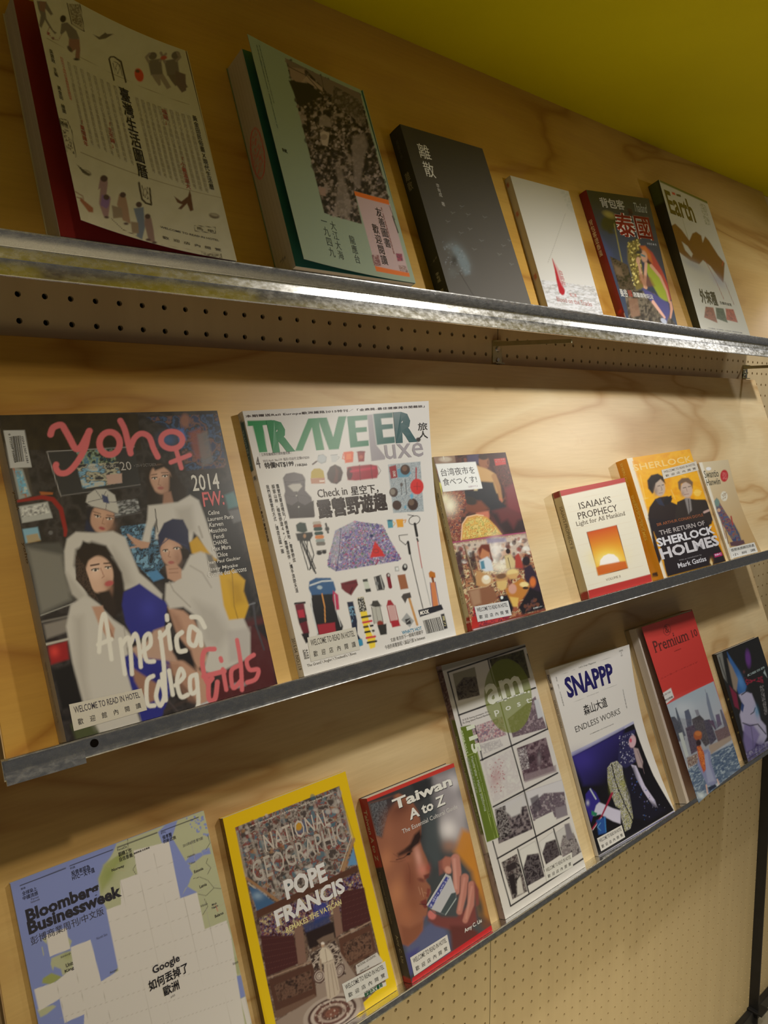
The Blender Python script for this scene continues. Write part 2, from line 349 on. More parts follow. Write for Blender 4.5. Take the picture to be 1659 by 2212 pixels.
class Sheet:
    """A printed surface. corners = tl,tr,br,bl of the sheet as measured; surf(u,v) gives its local shape in mm.
    Artwork is given in the coordinates of the enlarged view it was measured in: crop=(x0,y0,scale)."""
    def __init__(s, corners, surf, crop, step=2.0, white=(200,190,175), paper=.80, bg=(255,255,255)):
        s.crop=crop; s.surf=surf; s.white=np.array(white,float)/255; s.paper=paper
        c=[((x-crop[0])*crop[2],(y-crop[1])*crop[2]) for x,y in corners]
        s.H=homography(c,[(0,1),(1,1),(1,0),(0,0)]); s.Hi=np.linalg.inv(s.H)
        w=max(math.dist(corners[0],corners[1]),math.dist(corners[3],corners[2])); h=max(math.dist(corners[0],corners[3]),math.dist(corners[1],corners[2]))
        s.nu=max(2,int(w/step)); s.nv=max(2,int(h/step))
        U,Vv=np.meshgrid(np.linspace(0,1,s.nu+1),np.linspace(0,1,s.nv+1)); s.U=U;s.V=Vv
        P=happly(s.Hi,np.stack([U,Vv],-1)); s.X=P[...,0]; s.Y=P[...,1]
        s.col=np.zeros(U.shape+(3,)); s.col[:]=s.c(bg); s.texts=[]; s.k=0
    def c(s,rgb):
        """colour as seen (0-255) -> reflectance, judged against how white paper looks beside it"""
        a=lin(np.array(rgb,float)/255)/lin(s.white)*s.paper; return np.clip(a,0,.92)
    def raw(s,rgb): return lin(np.array(rgb,float)/255)
    def uv(s,p): return happly(s.H,np.array(p,float))
    def _mix(s,sl,a,col):
        a=a[...,None]; s.col[sl]=s.col[sl]*(1-a)+col*a
    def _box(s,x0,x1,y0,y1):
        m=(s.X>=x0)&(s.X<=x1)&(s.Y>=y0)&(s.Y<=y1)
        r=np.where(m.any(1))[0]; q=np.where(m.any(0))[0]
        if not len(r): return None
        return (slice(r[0],r[-1]+1),slice(q[0],q[-1]+1))
    def mask_poly(s,pts,soft):
        pts=np.array(pts,float); sl=s._box(pts[:,0].min()-soft*2,pts[:,0].max()+soft*2,pts[:,1].min()-soft*2,pts[:,1].max()+soft*2)
        if sl is None: return None,None
        X=s.X[sl];Y=s.Y[sl]; d=np.full(X.shape,1e9); ins=np.zeros(X.shape,bool); n=len(pts)
        for i in range(n):
            (ax,ay),(bx,by)=pts[i],pts[(i+1)%n]; dx,dy=bx-ax,by-ay; l=dx*dx+dy*dy+1e-9
            t=np.clip(((X-ax)*dx+(Y-ay)*dy)/l,0,1); d=np.minimum(d,np.hypot(X-ax-t*dx,Y-ay-t*dy))
            if abs(dy)>1e-9: ins^=((ay>Y)!=(by>Y))&(X<dx*(Y-ay)/dy+ax)
        sd=np.where(ins,d,-d); return sl,np.clip(.5+sd/(2*soft),0,1)
    def poly(s,pts,col,soft=3,a=1.):
        sl,m=s.mask_poly(pts,soft)
        if sl: s._mix(sl,m*a,s.c(col))
        return s
    def line(s,pts,w,col,soft=2.5,a=1.):
        pts=np.array(pts,float); ww=np.broadcast_to(np.array(w,float),(len(pts),)); mw=ww.max()/2+soft*2
        sl=s._box(pts[:,0].min()-mw,pts[:,0].max()+mw,pts[:,1].min()-mw,pts[:,1].max()+mw)
        if sl is None: return s
        X=s.X[sl];Y=s.Y[sl]; m=np.zeros(X.shape)
        for i in range(len(pts)-1):
            (ax,ay),(bx,by)=pts[i],pts[i+1]; dx,dy=bx-ax,by-ay; l=dx*dx+dy*dy+1e-9
            t=np.clip(((X-ax)*dx+(Y-ay)*dy)/l,0,1); d=np.hypot(X-ax-t*dx,Y-ay-t*dy); r=(ww[i]*(1-t)+ww[i+1]*t)/2
            m=np.maximum(m,np.clip(.5+(r-d)/(2*soft),0,1))
        s._mix(sl,m*a,s.c(col)); return s
    def ell(s,cx,cy,rx,ry,col,rot=0,soft=3,a=1.):
        mr=max(rx,ry)+soft*2; sl=s._box(cx-mr,cx+mr,cy-mr,cy+mr)
        if sl is None: return s
        X=s.X[sl]-cx;Y=s.Y[sl]-cy; c_,s_=math.cos(math.radians(rot)),math.sin(math.radians(rot)); x=X*c_+Y*s_; y=-X*s_+Y*c_
        q=np.hypot(x/rx,y/ry); m=np.clip(.5+(1-q)*min(rx,ry)/(2*soft),0,1); s._mix(sl,m*a,s.c(col)); return s
    def blob(s,cx,cy,rx,ry,col,rot=0,a=1.):
        """gaussian soft spot"""
        mr=max(rx,ry)*2.4; sl=s._box(cx-mr,cx+mr,cy-mr,cy+mr)
        if sl is None: return s
        X=s.X[sl]-cx;Y=s.Y[sl]-cy; c_,s_=math.cos(math.radians(rot)),math.sin(math.radians(rot)); x=X*c_+Y*s_; y=-X*s_+Y*c_
        s._mix(sl,a*np.exp(-((x/rx)**2+(y/ry)**2)),s.c(col)); return s
    def tex(s,pts,cols,size,soft=3,a=1.,seed=0,aspect=1.,rot=0,sharp=1.):
        """mottled picture texture made of a few colours inside a polygon"""
        sl,m=s.mask_poly(pts,soft)
        if sl is None: return s
        X=s.X[sl];Y=s.Y[sl]; c_,s_=math.cos(math.radians(rot)),math.sin(math.radians(rot)); x=(X*c_+Y*s_)/size/aspect; y=(-X*s_+Y*c_)/size
        n=.6*vnoise(x,y,seed)+.28*vnoise(x*2.3+7,y*2.3+3,seed+1)+.12*vnoise(x*5+1,y*5+9,seed+2)
        n=np.clip((n-.5)*1.9*sharp+.5,0,.9999)*(len(cols)-1); i=n.astype(int); f=(n-i)[...,None]; cc=np.array([s.c(q) for q in cols]+[s.c(cols[-1])])
        col=cc[i]*(1-f)+cc[i+1]*f; mm=(m*a)[...,None]; s.col[sl]=s.col[sl]*(1-mm)+col*mm; return s
    def grad(s,pts,p0,c0,p1,c1,soft=3,a=1.):
        sl,m=s.mask_poly(pts,soft)
        if sl is None: return s
        X=s.X[sl];Y=s.Y[sl]; dx,dy=p1[0]-p0[0],p1[1]-p0[1]; t=np.clip(((X-p0[0])*dx+(Y-p0[1])*dy)/(dx*dx+dy*dy),0,1)[...,None]
        col=s.c(c0)*(1-t)+s.c(c1)*t; mm=(m*a)[...,None]; s.col[sl]=s.col[sl]*(1-mm)+col*mm; return s
    def dots(s,pts,cols,n,r,seed=1,a=.9,asp=1.):
        rg=random.Random(seed); P=np.array(pts,float); x0,x1,y0,y1=P[:,0].min(),P[:,0].max(),P[:,1].min(),P[:,1].max(); k=0
        def inside(x,y):
            c=False
            for i in range(len(P)):
                (ax,ay),(bx,by)=P[i],P[(i+1)%len(P)]
                if (ay>y)!=(by>y) and x<(bx-ax)*(y-ay)/(by-ay+1e-9)+ax: c=not c
            return c
        while k<n:
            x,y=rg.uniform(x0,x1),rg.uniform(y0,y1)
            if not inside(x,y): continue
            q=r*rg.uniform(.5,1.4); s.ell(x,y,q*rg.uniform(.6,1.5)*asp,q,rg.choice(cols),rg.uniform(0,180) if asp==1 else 0,soft=max(1.5,r*.3),a=a); k+=1
        return s
    # lettering is cut as its own thin geometry on top of the sheet
    def T(s,body,bl,br,tl,col,bold=0.0,shear=0.0,serif=False,spacing=1.0,line=1.0,align='CENTER'):
        a,b,c=s.uv(bl),s.uv(br),s.uv(tl); u0,u1=(a[0]+c[0])/2,b[0]; v0,v1=(a[1]+b[1])/2,c[1]
        V,F=text_mesh(body,bold,shear,serif,spacing,line,align)
        if not len(V): return s
        mn,mx=V.min(0),V.max(0); uv=(V-mn)/(mx-mn+1e-9)*[u1-u0,v1-v0]+[u0,v0]; s.texts.append((uv,F,s.c(col))); return s
    def TV(s,body,top,bot,w,col,bold=0.0,serif=False):
        """a column of characters from top to bottom, w = column width in the same units"""
        L_=math.dist(top,bot); d=((bot[0]-top[0])/L_,(bot[1]-top[1])/L_); bd='\n'.join(body)
        bl=(bot[0],bot[1]); e=s.uv((bot[0]+w,bot[1])); a=s.uv(bot); t=s.uv(top)
        V,F=text_mesh(bd,bold,0,serif,1,1,'CENTER'); mn,mx=V.min(0),V.max(0)
        u0=(a[0]+t[0])/2; uv=(V-mn)/(mx-mn+1e-9)*[abs(e[0]-a[0]),t[1]-a[1]]+[u0,a[1]]; s.texts.append((uv,F,s.c(col))); return s
    def TR(s,body,start,end,wpx,col,bold=0.0,serif=False,shear=0.):
        """lettering running down the sheet (turned a quarter), wpx = letter height across"""
        a=s.uv(start); b=s.uv(end); e=s.uv((start[0]+wpx,start[1])); du=abs(e[0]-a[0])
        V,F=text_mesh(body,bold,shear,serif,1,1,'LEFT'); mn,mx=V.min(0),V.max(0); q=(V-mn)/(mx-mn+1e-9)
        u=(a[0]+b[0])/2
        uv=np.stack([u+q[:,1]*du, a[1]+q[:,0]*(b[1]-a[1])],-1); s.texts.append((uv,F,s.c(col))); return s
    def bars(s,p0,p1,p2,n,col,seed=1):
        """printed bar code: bars from the edge p0-p1 running towards p2"""
        rg=random.Random(seed); P0,P1,P2=[np.array(q,float) for q in (p0,p1,p2)]; V=[];F=[]; x=0.; tot=n*2.2
        while x<tot-1:
            w=rg.choice((.7,1.,1.6,2.2)); a=P0+(P1-P0)*x/tot; b=P0+(P1-P0)*min(1,(x+w)/tot); d=P2-P0; k=len(V); V+=[a,b,b+d,a+d]; F.append((k,k+1,k+2,k+3)); x+=w+rg.choice((.8,1.2,1.8))
        s.texts.append((s.uv(V),F,s.c(col))); return s
    def place(s,uv,off=0.): 
        p=s.surf(uv[...,0],uv[...,1]); q=np.stack(p,-1); e=1e-3
        if off:
            du=np.stack(s.surf(uv[...,0]+e,uv[...,1]),-1)-q; dv=np.stack(s.surf(uv[...,0],uv[...,1]+e),-1)-q
            n=np.cross(du,dv); n/=np.linalg.norm(n,axis=-1,keepdims=True)+1e-12; q=q+n*off
        return q
    def build(s,name,parent,mat_=None,back=None,lname='lettering'):
        mat_=mat_ or PRINT; nu,nv=s.nu,s.nv; P=s.place(np.stack([s.U,s.V],-1)).reshape(-1,3)
        i=np.arange(nv)[:,None]*(nu+1)+np.arange(nu)[None]; F=np.stack([i,i+1,i+nu+2,i+nu+1],-1).reshape(-1,4)
        me=D.meshes.new(name); n=len(P); me.vertices.add(n); me.vertices.foreach_set('co',(P*.001).astype(np.float32).ravel())
        me.loops.add(len(F)*4); me.loops.foreach_set('vertex_index',F.astype(np.int32).ravel()); me.polygons.add(len(F))
        me.polygons.foreach_set('loop_start',np.arange(0,len(F)*4,4,dtype=np.int32)); me.polygons.foreach_set('use_smooth',np.ones(len(F),bool))
        at_=me.color_attributes.new('Col','FLOAT_COLOR','POINT'); col=np.concatenate([s.col.reshape(-1,3),np.ones((n,1))],1); at_.data.foreach_set('color',col.astype(np.float32).ravel())
        me.materials.append(mat_); me.update(calc_edges=True); me.validate(); o=link(D.objects.new(name,me),parent)
        for k,(uv,F_,c) in enumerate(s.texts):      # each line of lettering is a piece of its own
            mesh_obj(lname,s.place(uv,.12+.012*k),F_,mat_,o,col=np.tile(np.append(c,1),(len(uv),1)))
        return o
def quad_surf(c3, bend=None):
    """c3: tl,tr,br,bl as local (x,y,z) mm"""
    tl,tr,br,bl=[np.array(q,float) for q in c3]
    def f(u,v):
        u=np.asarray(u,float);v=np.asarray(v,float); U=u[...,None];V=v[...,None]
        p=(bl*(1-U)+br*U)*(1-V)+(tl*(1-U)+tr*U)*V
        if bend is not None: p=p+np.stack(bend(u,v),-1)
        return p[...,0],p[...,1],p[...,2]
    return f
def prism(name, quad_xz, y0, y1, m, parent):
    V=[(x,y0,z) for x,z in quad_xz]+[(x,y1,z) for x,z in quad_xz]
    return mesh_obj(name,V,[(0,1,2,3),(7,6,5,4),(0,4,5,1),(1,5,6,2),(2,6,7,3),(3,7,4,0)],m,parent)
class Book:
    """A book or magazine leaning on shelf `unit`. corners: tl,tr,br,bl of its front cover as measured; t = its thickness (mm)"""
    def __init__(b, name, unit, corners, t, label, cat='book', gap=.4, tt=None, snap=True):
        b.unit=unit; b.t=t; b.cor=corners; tt=tt or [t]*4
        q=[at(c,unit,k) for c,k in zip(corners,tt)]; fl=FLOOR[unit]+gap
        if snap: q[2]=(q[2][0],fl); q[3]=(q[3][0],fl)
        b.x0=q[3][0]; b.root=on_unit(name,unit,b.x0,fl); tag(b.root,label,cat)
        b.q=[(x-b.x0,z-fl) for x,z in q]; b.tt=tt; b.c3=[(x,-k,z) for (x,z),k in zip(b.q,tt)]
    def body(b, pages=None, back=None, inset=1.0, cover=.35, ins_left=0., t0=.3):
        (a,e,f,g)=b.q; pages=pages or PAGES; t=b.t
        qd=[(a[0]+ins_left,a[1]-inset),(e[0]-inset,e[1]-inset),(f[0]-inset,f[1]+.2),(g[0]+ins_left,g[1]+.2)]
        b.pages=prism('page_block',qd,-t0-cover,-t+cover,pages,b.root)
        if back: b.back=prism('back_cover',[a,e,f,g],-t0,-t0-cover,back,b.root)
        return b
    def front(b, crop, bend=None, c3=None, cor=None, **k):
        b.f=Sheet(cor or b.cor, quad_surf(c3 or b.c3,bend), crop, **k); return b.f
    def spine(b, crop, px, step=3., bulge=.6, **k):
        """px: back-top, front-top, front-bottom, back-bottom"""
        (a,e,f,g)=b.q; tl,bl=b.tt[0],b.tt[3]
        c3=[(a[0],-.3,a[1]),(a[0],-tl,a[1]),(g[0],-bl,g[1]),(g[0],-.3,g[1])]
        b.s=Sheet(px, quad_surf(c3,lambda u,v:(-bulge*np.sin(np.pi*u),0*u,0*u)), crop, step=step, **k); return b.s
    def plate(b, m, name='front_board'):
        """card under the printed front so the cover has thickness"""
        return prism(name,b.q,-b.t+.35,-b.t+.05,m,b.root)
LABEL_EN='WELCOME TO READ IN HOTEL'
def hotel_label(sheet, parent, px, crop, en=LABEL_EN, zh='歡  迎  店  內  閱  覽', white=(205,200,190), off=.35, name='label_sticker', t_en=.62, col=(60,55,50), bg=None, en_h=.26, zh_h=.24):
    """laminated paper label stuck on a cover; px = tl,tr,br,bl in the crop"""
    uvs=[sheet.uv(p) for p in px]
    c3=[tuple(sheet.place(np.array(q),off)) for q in uvs]
    full=[(p[0]/crop[2]+crop[0],p[1]/crop[2]+crop[1]) for p in px]
    L_=Sheet(full, quad_surf(c3), crop, step=4, white=white, bg=bg or white)
    def I(u,v): return tuple(happly(L_.Hi,np.array([u,v])))
    L_.T(en,I(.05,t_en),I(.95,t_en),I(.05,t_en+en_h),col,bold=.006)
    L_.T(zh,I(.07,.16),I(.93,.16),I(.07,.16+zh_h),col,bold=.004)
    return L_.build(name,parent,STICK)
# ================================================================== row one, upper shelf
A=(0,0,2.9625); BB=(460,50,3.6065); CC=(820,240,3.318); DD=(1200,360,3.614)
def rect(x0,y0,x1,y1,k=0.): return [(x0,y0),(x1,y0),(x1+k,y1),(x0+k,y1)]
# ---- calendar book, cream cover lifted at its left edge
b=Book('book',1,[(59,-61),(400,109),(511,560),(174,471)],25,'cream book with black Chinese title and folk drawings, red flyleaf showing, farthest left','book',tt=[52,26,26,51])
fl=FLOOR[1]+.4
qx=at((130,506),1,25)[0]-b.x0; qr=b.q[2][0]; top=b.q[1][1]
RED=plain('red_endpaper',(.30,.022,.022),.45)
V0=[(qx,top+1),(qr-1,top+1),(qr-1,.2),(qx,.2)]
prism('page_block',V0,-.8,-24,pages_mat('grey_page_edges',(.50,.44,.38),(.62,.56,.49)),b.root)
prism('back_cover',[(qx-1,top+2),(qr,top+2),(qr,0),(qx-1,0)],-.2,-.8,plain('cream_board',(.62,.55,.36)),b.root)
prism('flyleaf',[(qx+.3,top),(qr-1.5,top),(qr-1.5,.5),(qx+.3,.5)],-24.1,-24.6,RED,b.root)
prism('spine',[(qr-1,top+1),(qr,top+1),(qr,0),(qr-1,0)],-.8,-25.5,plain('cream_spine',(.62,.55,.36)),b.root)
def bend(u,v): return (0*u, 24*u*(1-u), 0*u)
f=b.front(A,bend=bend,step=2.2,white=(178,165,120),bg=(165,150,100))
K=(60,48,25)
f.tex([(60,-200),(1300,-200),(1560,1800),(400,1800)],[(160,146,96),(168,154,104)],60,a=.5)
for p,q in (((300,235),(1215,660)),((520,955),(1420,1260))): f.line([p,q],2,(110,90,50),1.2,.8)
# figures of the folk drawings
G1,G2,G3=(98,84,56),(122,104,70),(118,76,52)
f.poly([(235,0),(300,0),(345,75),(330,85),(290,40),(300,110),(345,180),(370,195),(355,205),(320,165),(290,120),(265,175),(250,160),(262,90),(245,50)],G1,3).poly([(255,0),(300,0),(290,70),(255,60)],(112,78,50),3)
f.line([(320,160),(305,195),(340,240),(380,240),(400,205)],2.5,(120,70,45),1.2).ell(312,205,10,10,(125,60,45)).ell(343,232,9,9,(110,70,50))
f.ell(412,100,20,24,(50,38,22),20).poly([(400,130),(440,120),(500,170),(520,220),(500,232),(450,225),(430,175),(400,205),(392,195)],G1,3).poly([(450,225),(520,225),(525,290),(520,350),(490,350),(495,290),(470,310),(445,290)],(120,82,52),3).ell(500,355,20,8,(60,48,30)).ell(455,292,24,12,(80,64,40),50)
f.poly([(440,0),(525,0),(553,172),(470,130)],(150,134,86),2); f.line([(440,-5),(470,130),(553,172),(525,-5)],4,K,1.4)
f.tex([(450,0),(520,0),(543,150),(476,118)],[(150,134,86),(90,74,44),(150,134,86)],9,seed=4)
f.poly([(610,190),(650,205),(690,175),(700,185),(745,185),(690,215),(650,222)],(70,56,32),2.5,.9)
f.line([(745,480),(714,345),(722,332),(745,330),(790,362),(822,492)],[10,11,9,9,12,12],K,2).line([(752,440),(738,370),(750,360),(785,385),(800,450)],3,K,1.2).ell(765,390,12,14,(165,150,100)).line([(755,400),(770,370),(785,400),(770,440),(755,400)],3,K,1.2)
f.ell(906,450,27,44,(170,60,28),-18).ell(896,425,14,10,(80,55,25),20)
for cx,cy,k in ((1010,410,1),(1110,420,-1)):
    f.ell(cx-20*k,cy-75,26,24,(90,76,50)).poly([(cx-50,cy-50),(cx+30,cy-55),(cx+45,cy+50),(cx-30,cy+45)],G1,4).line([(cx-45,cy-40),(cx-60,cy-70),(cx-40,cy-90)],16,G2).line([(cx+25,cy-40),(cx+45,cy-60),(cx+30,cy-90)],16,G2)
    f.poly([(cx-28,cy+40),(cx+48,cy+45),(cx+95,cy+130),(cx+70,cy+140),(cx+30,cy+75),(cx+32,cy+110),(cx+20,cy+115),(cx-5,cy+80)],G2 if k>0 else (92,76,48),3)
f.ell(1058,352,20,12,(150,66,40)); f.poly([(1130,440),(1190,470),(1195,570),(1170,580),(1130,520)],(92,72,48),3)
for x,y,s_ in ((560,1085,1),(1375,1365,1)): f.ell(x,y,32,16,(96,80,50),20).ell(x,y-6,26,8,(140,124,80),20)
f.poly([(490,1035),(580,1095),(575,1105),(530,1085)],(70,60,36),2)
f.line([(480,1215),(530,1240),(535,1260),(490,1250)],7,(120,90,55)).poly([(515,1250),(600,1310),(600,1340),(570,1340),(510,1270)],(128,76,40),4)
f.line([(720,1370),(800,1440),(890,1475)],3,(80,64,40),1.4)
for pts,c in (([(650,1110),(700,1105),(700,1150),(690,1220),(720,1240),(700,1370),(670,1360),(640,1280),(650,1180),(635,1190)],(128,96,74)),([(660,1220),(715,1230),(705,1290),(690,1310),(650,1290)],(110,80,88)),([(775,1210),(820,1230),(835,1300),(850,1400),(800,1380),(760,1280)],(132,100,62)),([(725,1285),(790,1300),(800,1360),(735,1370)],(118,98,62)),([(870,1300),(935,1290),(945,1420),(925,1500),(890,1480),(895,1390)],(94,96,84)),([(945,1340),(985,1360),(1000,1440),(1010,1520),(970,1510),(940,1400)],(118,90,64)),([(850,1385),(900,1390),(905,1460),(860,1460)],(120,98,62))): f.poly(pts,c,4)
for x,y,r in ((675,1115,24),(690,1235,20),(800,1215,20),(905,1275,20),(962,1350,18)): f.ell(x,y,r,r*.9,(70,50,34))
for x,y in ((690,1365),(820,1400),(965,1500),(1005,1518)): f.ell(x,y,16,8,(76,56,40))
f.line([(905,1135),(925,1240),(950,1265),(985,1275),(975,1170)],[12,13,12,12,10],K,2).line([(925,1150),(935,1220),(965,1240),(960,1165)],3,K,1.2).ell(945,1195,14,26,(90,74,44)).ell(945,1195,9,20,(165,150,100))
f.poly([(1130,1225),(1175,1260),(1215,1230),(1225,1190),(1235,1225),(1240,1260),(1250,1320),(1230,1325),(1210,1275),(1175,1310),(1155,1305),(1180,1280),(1150,1265)],(84,52,26),3)
f.line([(425,960),(375,750),(430,755),(460,820),(488,990)],5,K,1.5); f.tex([(385,765),(425,765),(480,975),(430,950)],[(165,150,100),(60,48,25),(165,150,100)],16,seed=8,sharp=2)
f.ell(415,800,14,14,(165,150,100)).ell(440,850,13,13,(165,150,100)).ell(425,905,13,13,(165,150,100))
for x0,y0,y1,c in [(385,345,620,(170,95,60))]+[(430+i*44,372+i*20,880+i*20,(150,134,88)) for i in range(9)]+[(880+i*36,590+i*15,1070+i*16,(150,134,88)) for i in range(10)]:
    L_=(y1-y0); f.TV('四民月令歲時記事農曆節氣圖說考',(x0,y0),(x0+L_*.235,y1),20,(138,122,78) if c[0]!=170 else (165,90,55))
for x,y,t in ((505,740,'「東閏雞年'),(690,745,'「主年歸」'),(1045,668,'福龍」'),(1155,975,'「小暑溫潮大')): f.TV(t,(x,y),(x+len(t)*34*.235,y+len(t)*34),28,(160,72,45),bold=.01)
f.TV('臺灣生活圖曆',(768,515),(905,1095),62,(42,34,18),bold=.015)
f.TV('吳建政 主編  黃金田 繪圖',(315,305),(398,708),24,(50,40,22),bold=.012)
f.TV('黃金田民俗畫X現代生活曆',(1236,728),(1340,1195),26,(50,40,22),bold=.01)
f.T('隱捨',(385,795),(440,812),(378,760),(50,40,22))
f.T(LABEL_EN,(1047,1445),(1402,1508),(1042,1412),(55,48,38),bold=.012)
f.T('歡  迎  店  內  閱  覽',(1062,1508),(1418,1578),(1055,1475),(75,65,45),bold=.008)
f.line([(1262,1450),(1256,1415),(1382,1438),(1385,1475),(1262,1450)],3,K,1.3); f.T('馬  甲',(1272,1448),(1372,1468),(1268,1425),(50,40,24))
f.line([(1050,1530),(1420,1605)],2,(130,112,70),1.2,.7)
f.line([(1308,1640),(1303,1585)],3,K,1.2).line([(1428,1650),(1418,1605)],3,K,1.2); f.tex([(1312,1590),(1415,1610),(1422,1650),(1318,1635)],[(165,150,100),(80,66,40),(165,150,100)],14,seed=3)
o=f.build('front_cover',b.root,PRINT_MATT)
# inner face of the lifted cover
bk=Sheet(b.cor,lambda u,v:(lambda p:(p[0],p[1]+.5,p[2]))(f.surf(u,v)),A,step=20,white=(178,165,120),bg=(165,152,110)); bk.build('cover_lining',o,PRINT_MATT)

# ---- thick mint paperback, cover lifted
b=Book('book',1,[(534,73),(779,194),(897,607),(654,549)],32,'thick mint green book with a grey town photo and orange-edged label','book',tt=[48,33,33,45.5])
qx=at((637,563),1,32)[0]-b.x0; qr=b.q[2][0]; top=(b.q[0][1]+b.q[1][1])/2
TEAL=plain('teal_endpaper',(.035,.20,.175),.5); MINT=plain('mint_card',(.33,.44,.33),.45)
pb=prism('page_block',[(qx,top-1),(qr-1,top-1),(qr-1,.2),(qx,.2)],-.8,-31,pages_mat('pinkish_page_edges',(.56,.48,.40),(.70,.62,.53)),b.root)
prism('back_cover',[(qx-1.2,top),(qr,top),(qr,0),(qx-1.2,0)],-.2,-.8,plain('green_card',(.20,.26,.13)),b.root)
prism('flyleaf',[(qx+.2,top-1.2),(qr-1.5,top-1.2),(qr-1.5,.4),(qx+.2,.4)],-31.05,-31.6,TEAL,b.root)
prism('spine',[(qr-1,top),(qr,top),(qr,0),(qr-1,0)],-.8,-32.3,MINT,b.root)
# stamped seal on the fore-edge
st=Sheet([(478,135),(520,92),(637,563),(592,571)],quad_surf([(qx-.15,-.8,top),(qx-.15,-31,top),(qx-.15,-31,0),(qx-.15,-.8,0)]),BB,step=3,white=(170,150,120),bg=(152,128,98))
for r in range(12): st.line([(95+r*11,320-r*12),(500+r*11,1880-r*2)],2,(138,114,86),1.5,.6)
ring=[(338+70*math.cos(t)*.9+math.sin(t)*20,1012+185*math.sin(t)) for t in np.linspace(0,2*math.pi,40)]
st.line(ring,9,(176,60,52),2.5,1); st.tex([(x*.8+338*.2,y*.85+1012*.15) for x,y in ring],[(152,128,98),(176,70,60),(152,128,98)],16,seed=3,a=.95,sharp=2.4)
st.line([(500,1772),(520,1760),(520,1785),(545,1755),(550,1770)],6,(60,60,70),2,.8); st.build('seal_stamp',pb,PRINT_MATT)
def bend(u,v): return (0*u, (12-6*v)*u*(1-u), 0*u)
f=b.front(BB,bend=bend,step=1.7,white=(170,170,128),bg=(122,136,92))
ph=[(570,265),(1145,545),(1370,1395),(1170,1530),(872,1435)]
ph=[(570,265),(1145,545),(1372,1362),(1110,1275),(1170,1532),(872,1438)]
f.tex(ph,[(30,25,12),(52,44,24),(84,74,48),(118,106,76)],26,seed=11,sharp=1.5)
f.dots(ph,[(128,116,86),(104,94,66),(34,28,14),(140,128,96),(24,20,10)],520,9,seed=5,a=.85)
f.dots(ph,[(26,22,12),(36,30,16)],200,14,seed=8,a=.7)
f.poly([(570,265),(1145,545),(1165,620),(900,530),(740,360),(600,330)],(98,86,58),4).poly([(600,330),(720,350),(730,420),(700,470),(660,450),(610,400)],(122,104,70),4)
f.poly([(690,455),(740,395),(860,490),(865,520),(730,440),(700,470)],(135,118,82),4).poly([(595,430),(740,455),(870,550),(680,630)],(38,34,18),4).line([(600,330),(740,400),(870,545)],5,(60,50,28)).line([(850,400),(880,540)],3,(50,42,24))
f.tex([(950,480),(1155,600),(1200,800),(1060,700),(930,600)],[(88,78,50),(60,52,30),(104,94,66)],30,seed=6)
f.poly([(1090,860),(1180,840),(1210,940),(1180,1020),(1150,1250),(1110,1250),(1090,1000)],(110,100,72),10,.8).poly([(960,1090),(1010,1100),(1050,1250),(1090,1400),(1060,1490),(950,1440),(985,1200)],(112,102,72),10,.7)
f.poly([(840,830),(870,812),(915,830),(900,930),(860,920)],(148,136,98),4).ell(872,860,26,22,(120,108,76)).poly([(835,720),(880,690),(920,720),(930,790),(835,770)],(120,110,80),5,.8).poly([(830,1235),(885,1250),(885,1310),(840,1300)],(128,106,74),4)
# paper label printed in orange
f.poly([(1118,1300),(1375,1385),(1530,1950),(1285,1895)],(158,138,108),2.5)
f.poly([(1106,1275),(1365,1358),(1372,1395),(1114,1310)],(196,92,22),2).poly([(1270,1858),(1525,1925),(1533,1958),(1283,1900)],(196,92,22),2)
f.tex([(1245,1770),(1300,1775),(1318,1860),(1265,1855)],[(158,138,108),(110,70,50),(90,70,60)],8,seed=3).tex([(1425,1768),(1470,1775),(1480,1830),(1440,1830)],[(150,60,60),(90,50,50),(120,60,60)],7,seed=3).tex([(1445,1860),(1500,1870),(1520,1925),(1460,1905)],[(110,80,50),(150,130,100),(90,64,40)],9,seed=7)
f.TV('友善圖書',(1268,1405),(1340,1712),44,(40,36,20),bold=.01); f.TV('歡迎閱讀',(1243,1530),(1322,1845),44,(40,36,20),bold=.01)
f.TV('第二届好書推薦歡迎借閱請愛護',(1312,1410),(1402,1770),10,(110,66,40))
f.line([(1370,1400),(1412,1510)],4,(60,70,45),1.5).line([(1395,1480),(1440,1612)],7,(40,40,22),1.8)
f.TV('大江大海',(918,1500),(985,1795),40,(50,58,38)); f.TV('一九四九',(845,1492),(918,1775),44,(50,58,38)); f.TV('龍應台',(1066,1612),(1118,1828),40,(50,58,38))
f.TV('所有的顛沛流離最後都由大江走向大海',(360,165),(465,600),9,(70,84,52)); f.TV('所有的生離死別都發生在某一個碼頭上船就是一生',(330,160),(500,785),10,(70,84,52))
f.T('INK',(538,970),(580,978),(533,940),(34,40,24),bold=.05)
f.T('印刻文學',(545,980),(583,987),(543,975),(60,70,44))
o=f.build('front_cover',b.root,PRINT_MATT)
bk=Sheet(b.cor,lambda u,v:(lambda p:(p[0],p[1]+.5,p[2]))(f.surf(u,v)),BB,step=20,white=(178,165,120),bg=(160,140,104)); bk.build('cover_lining',o,PRINT_MATT)

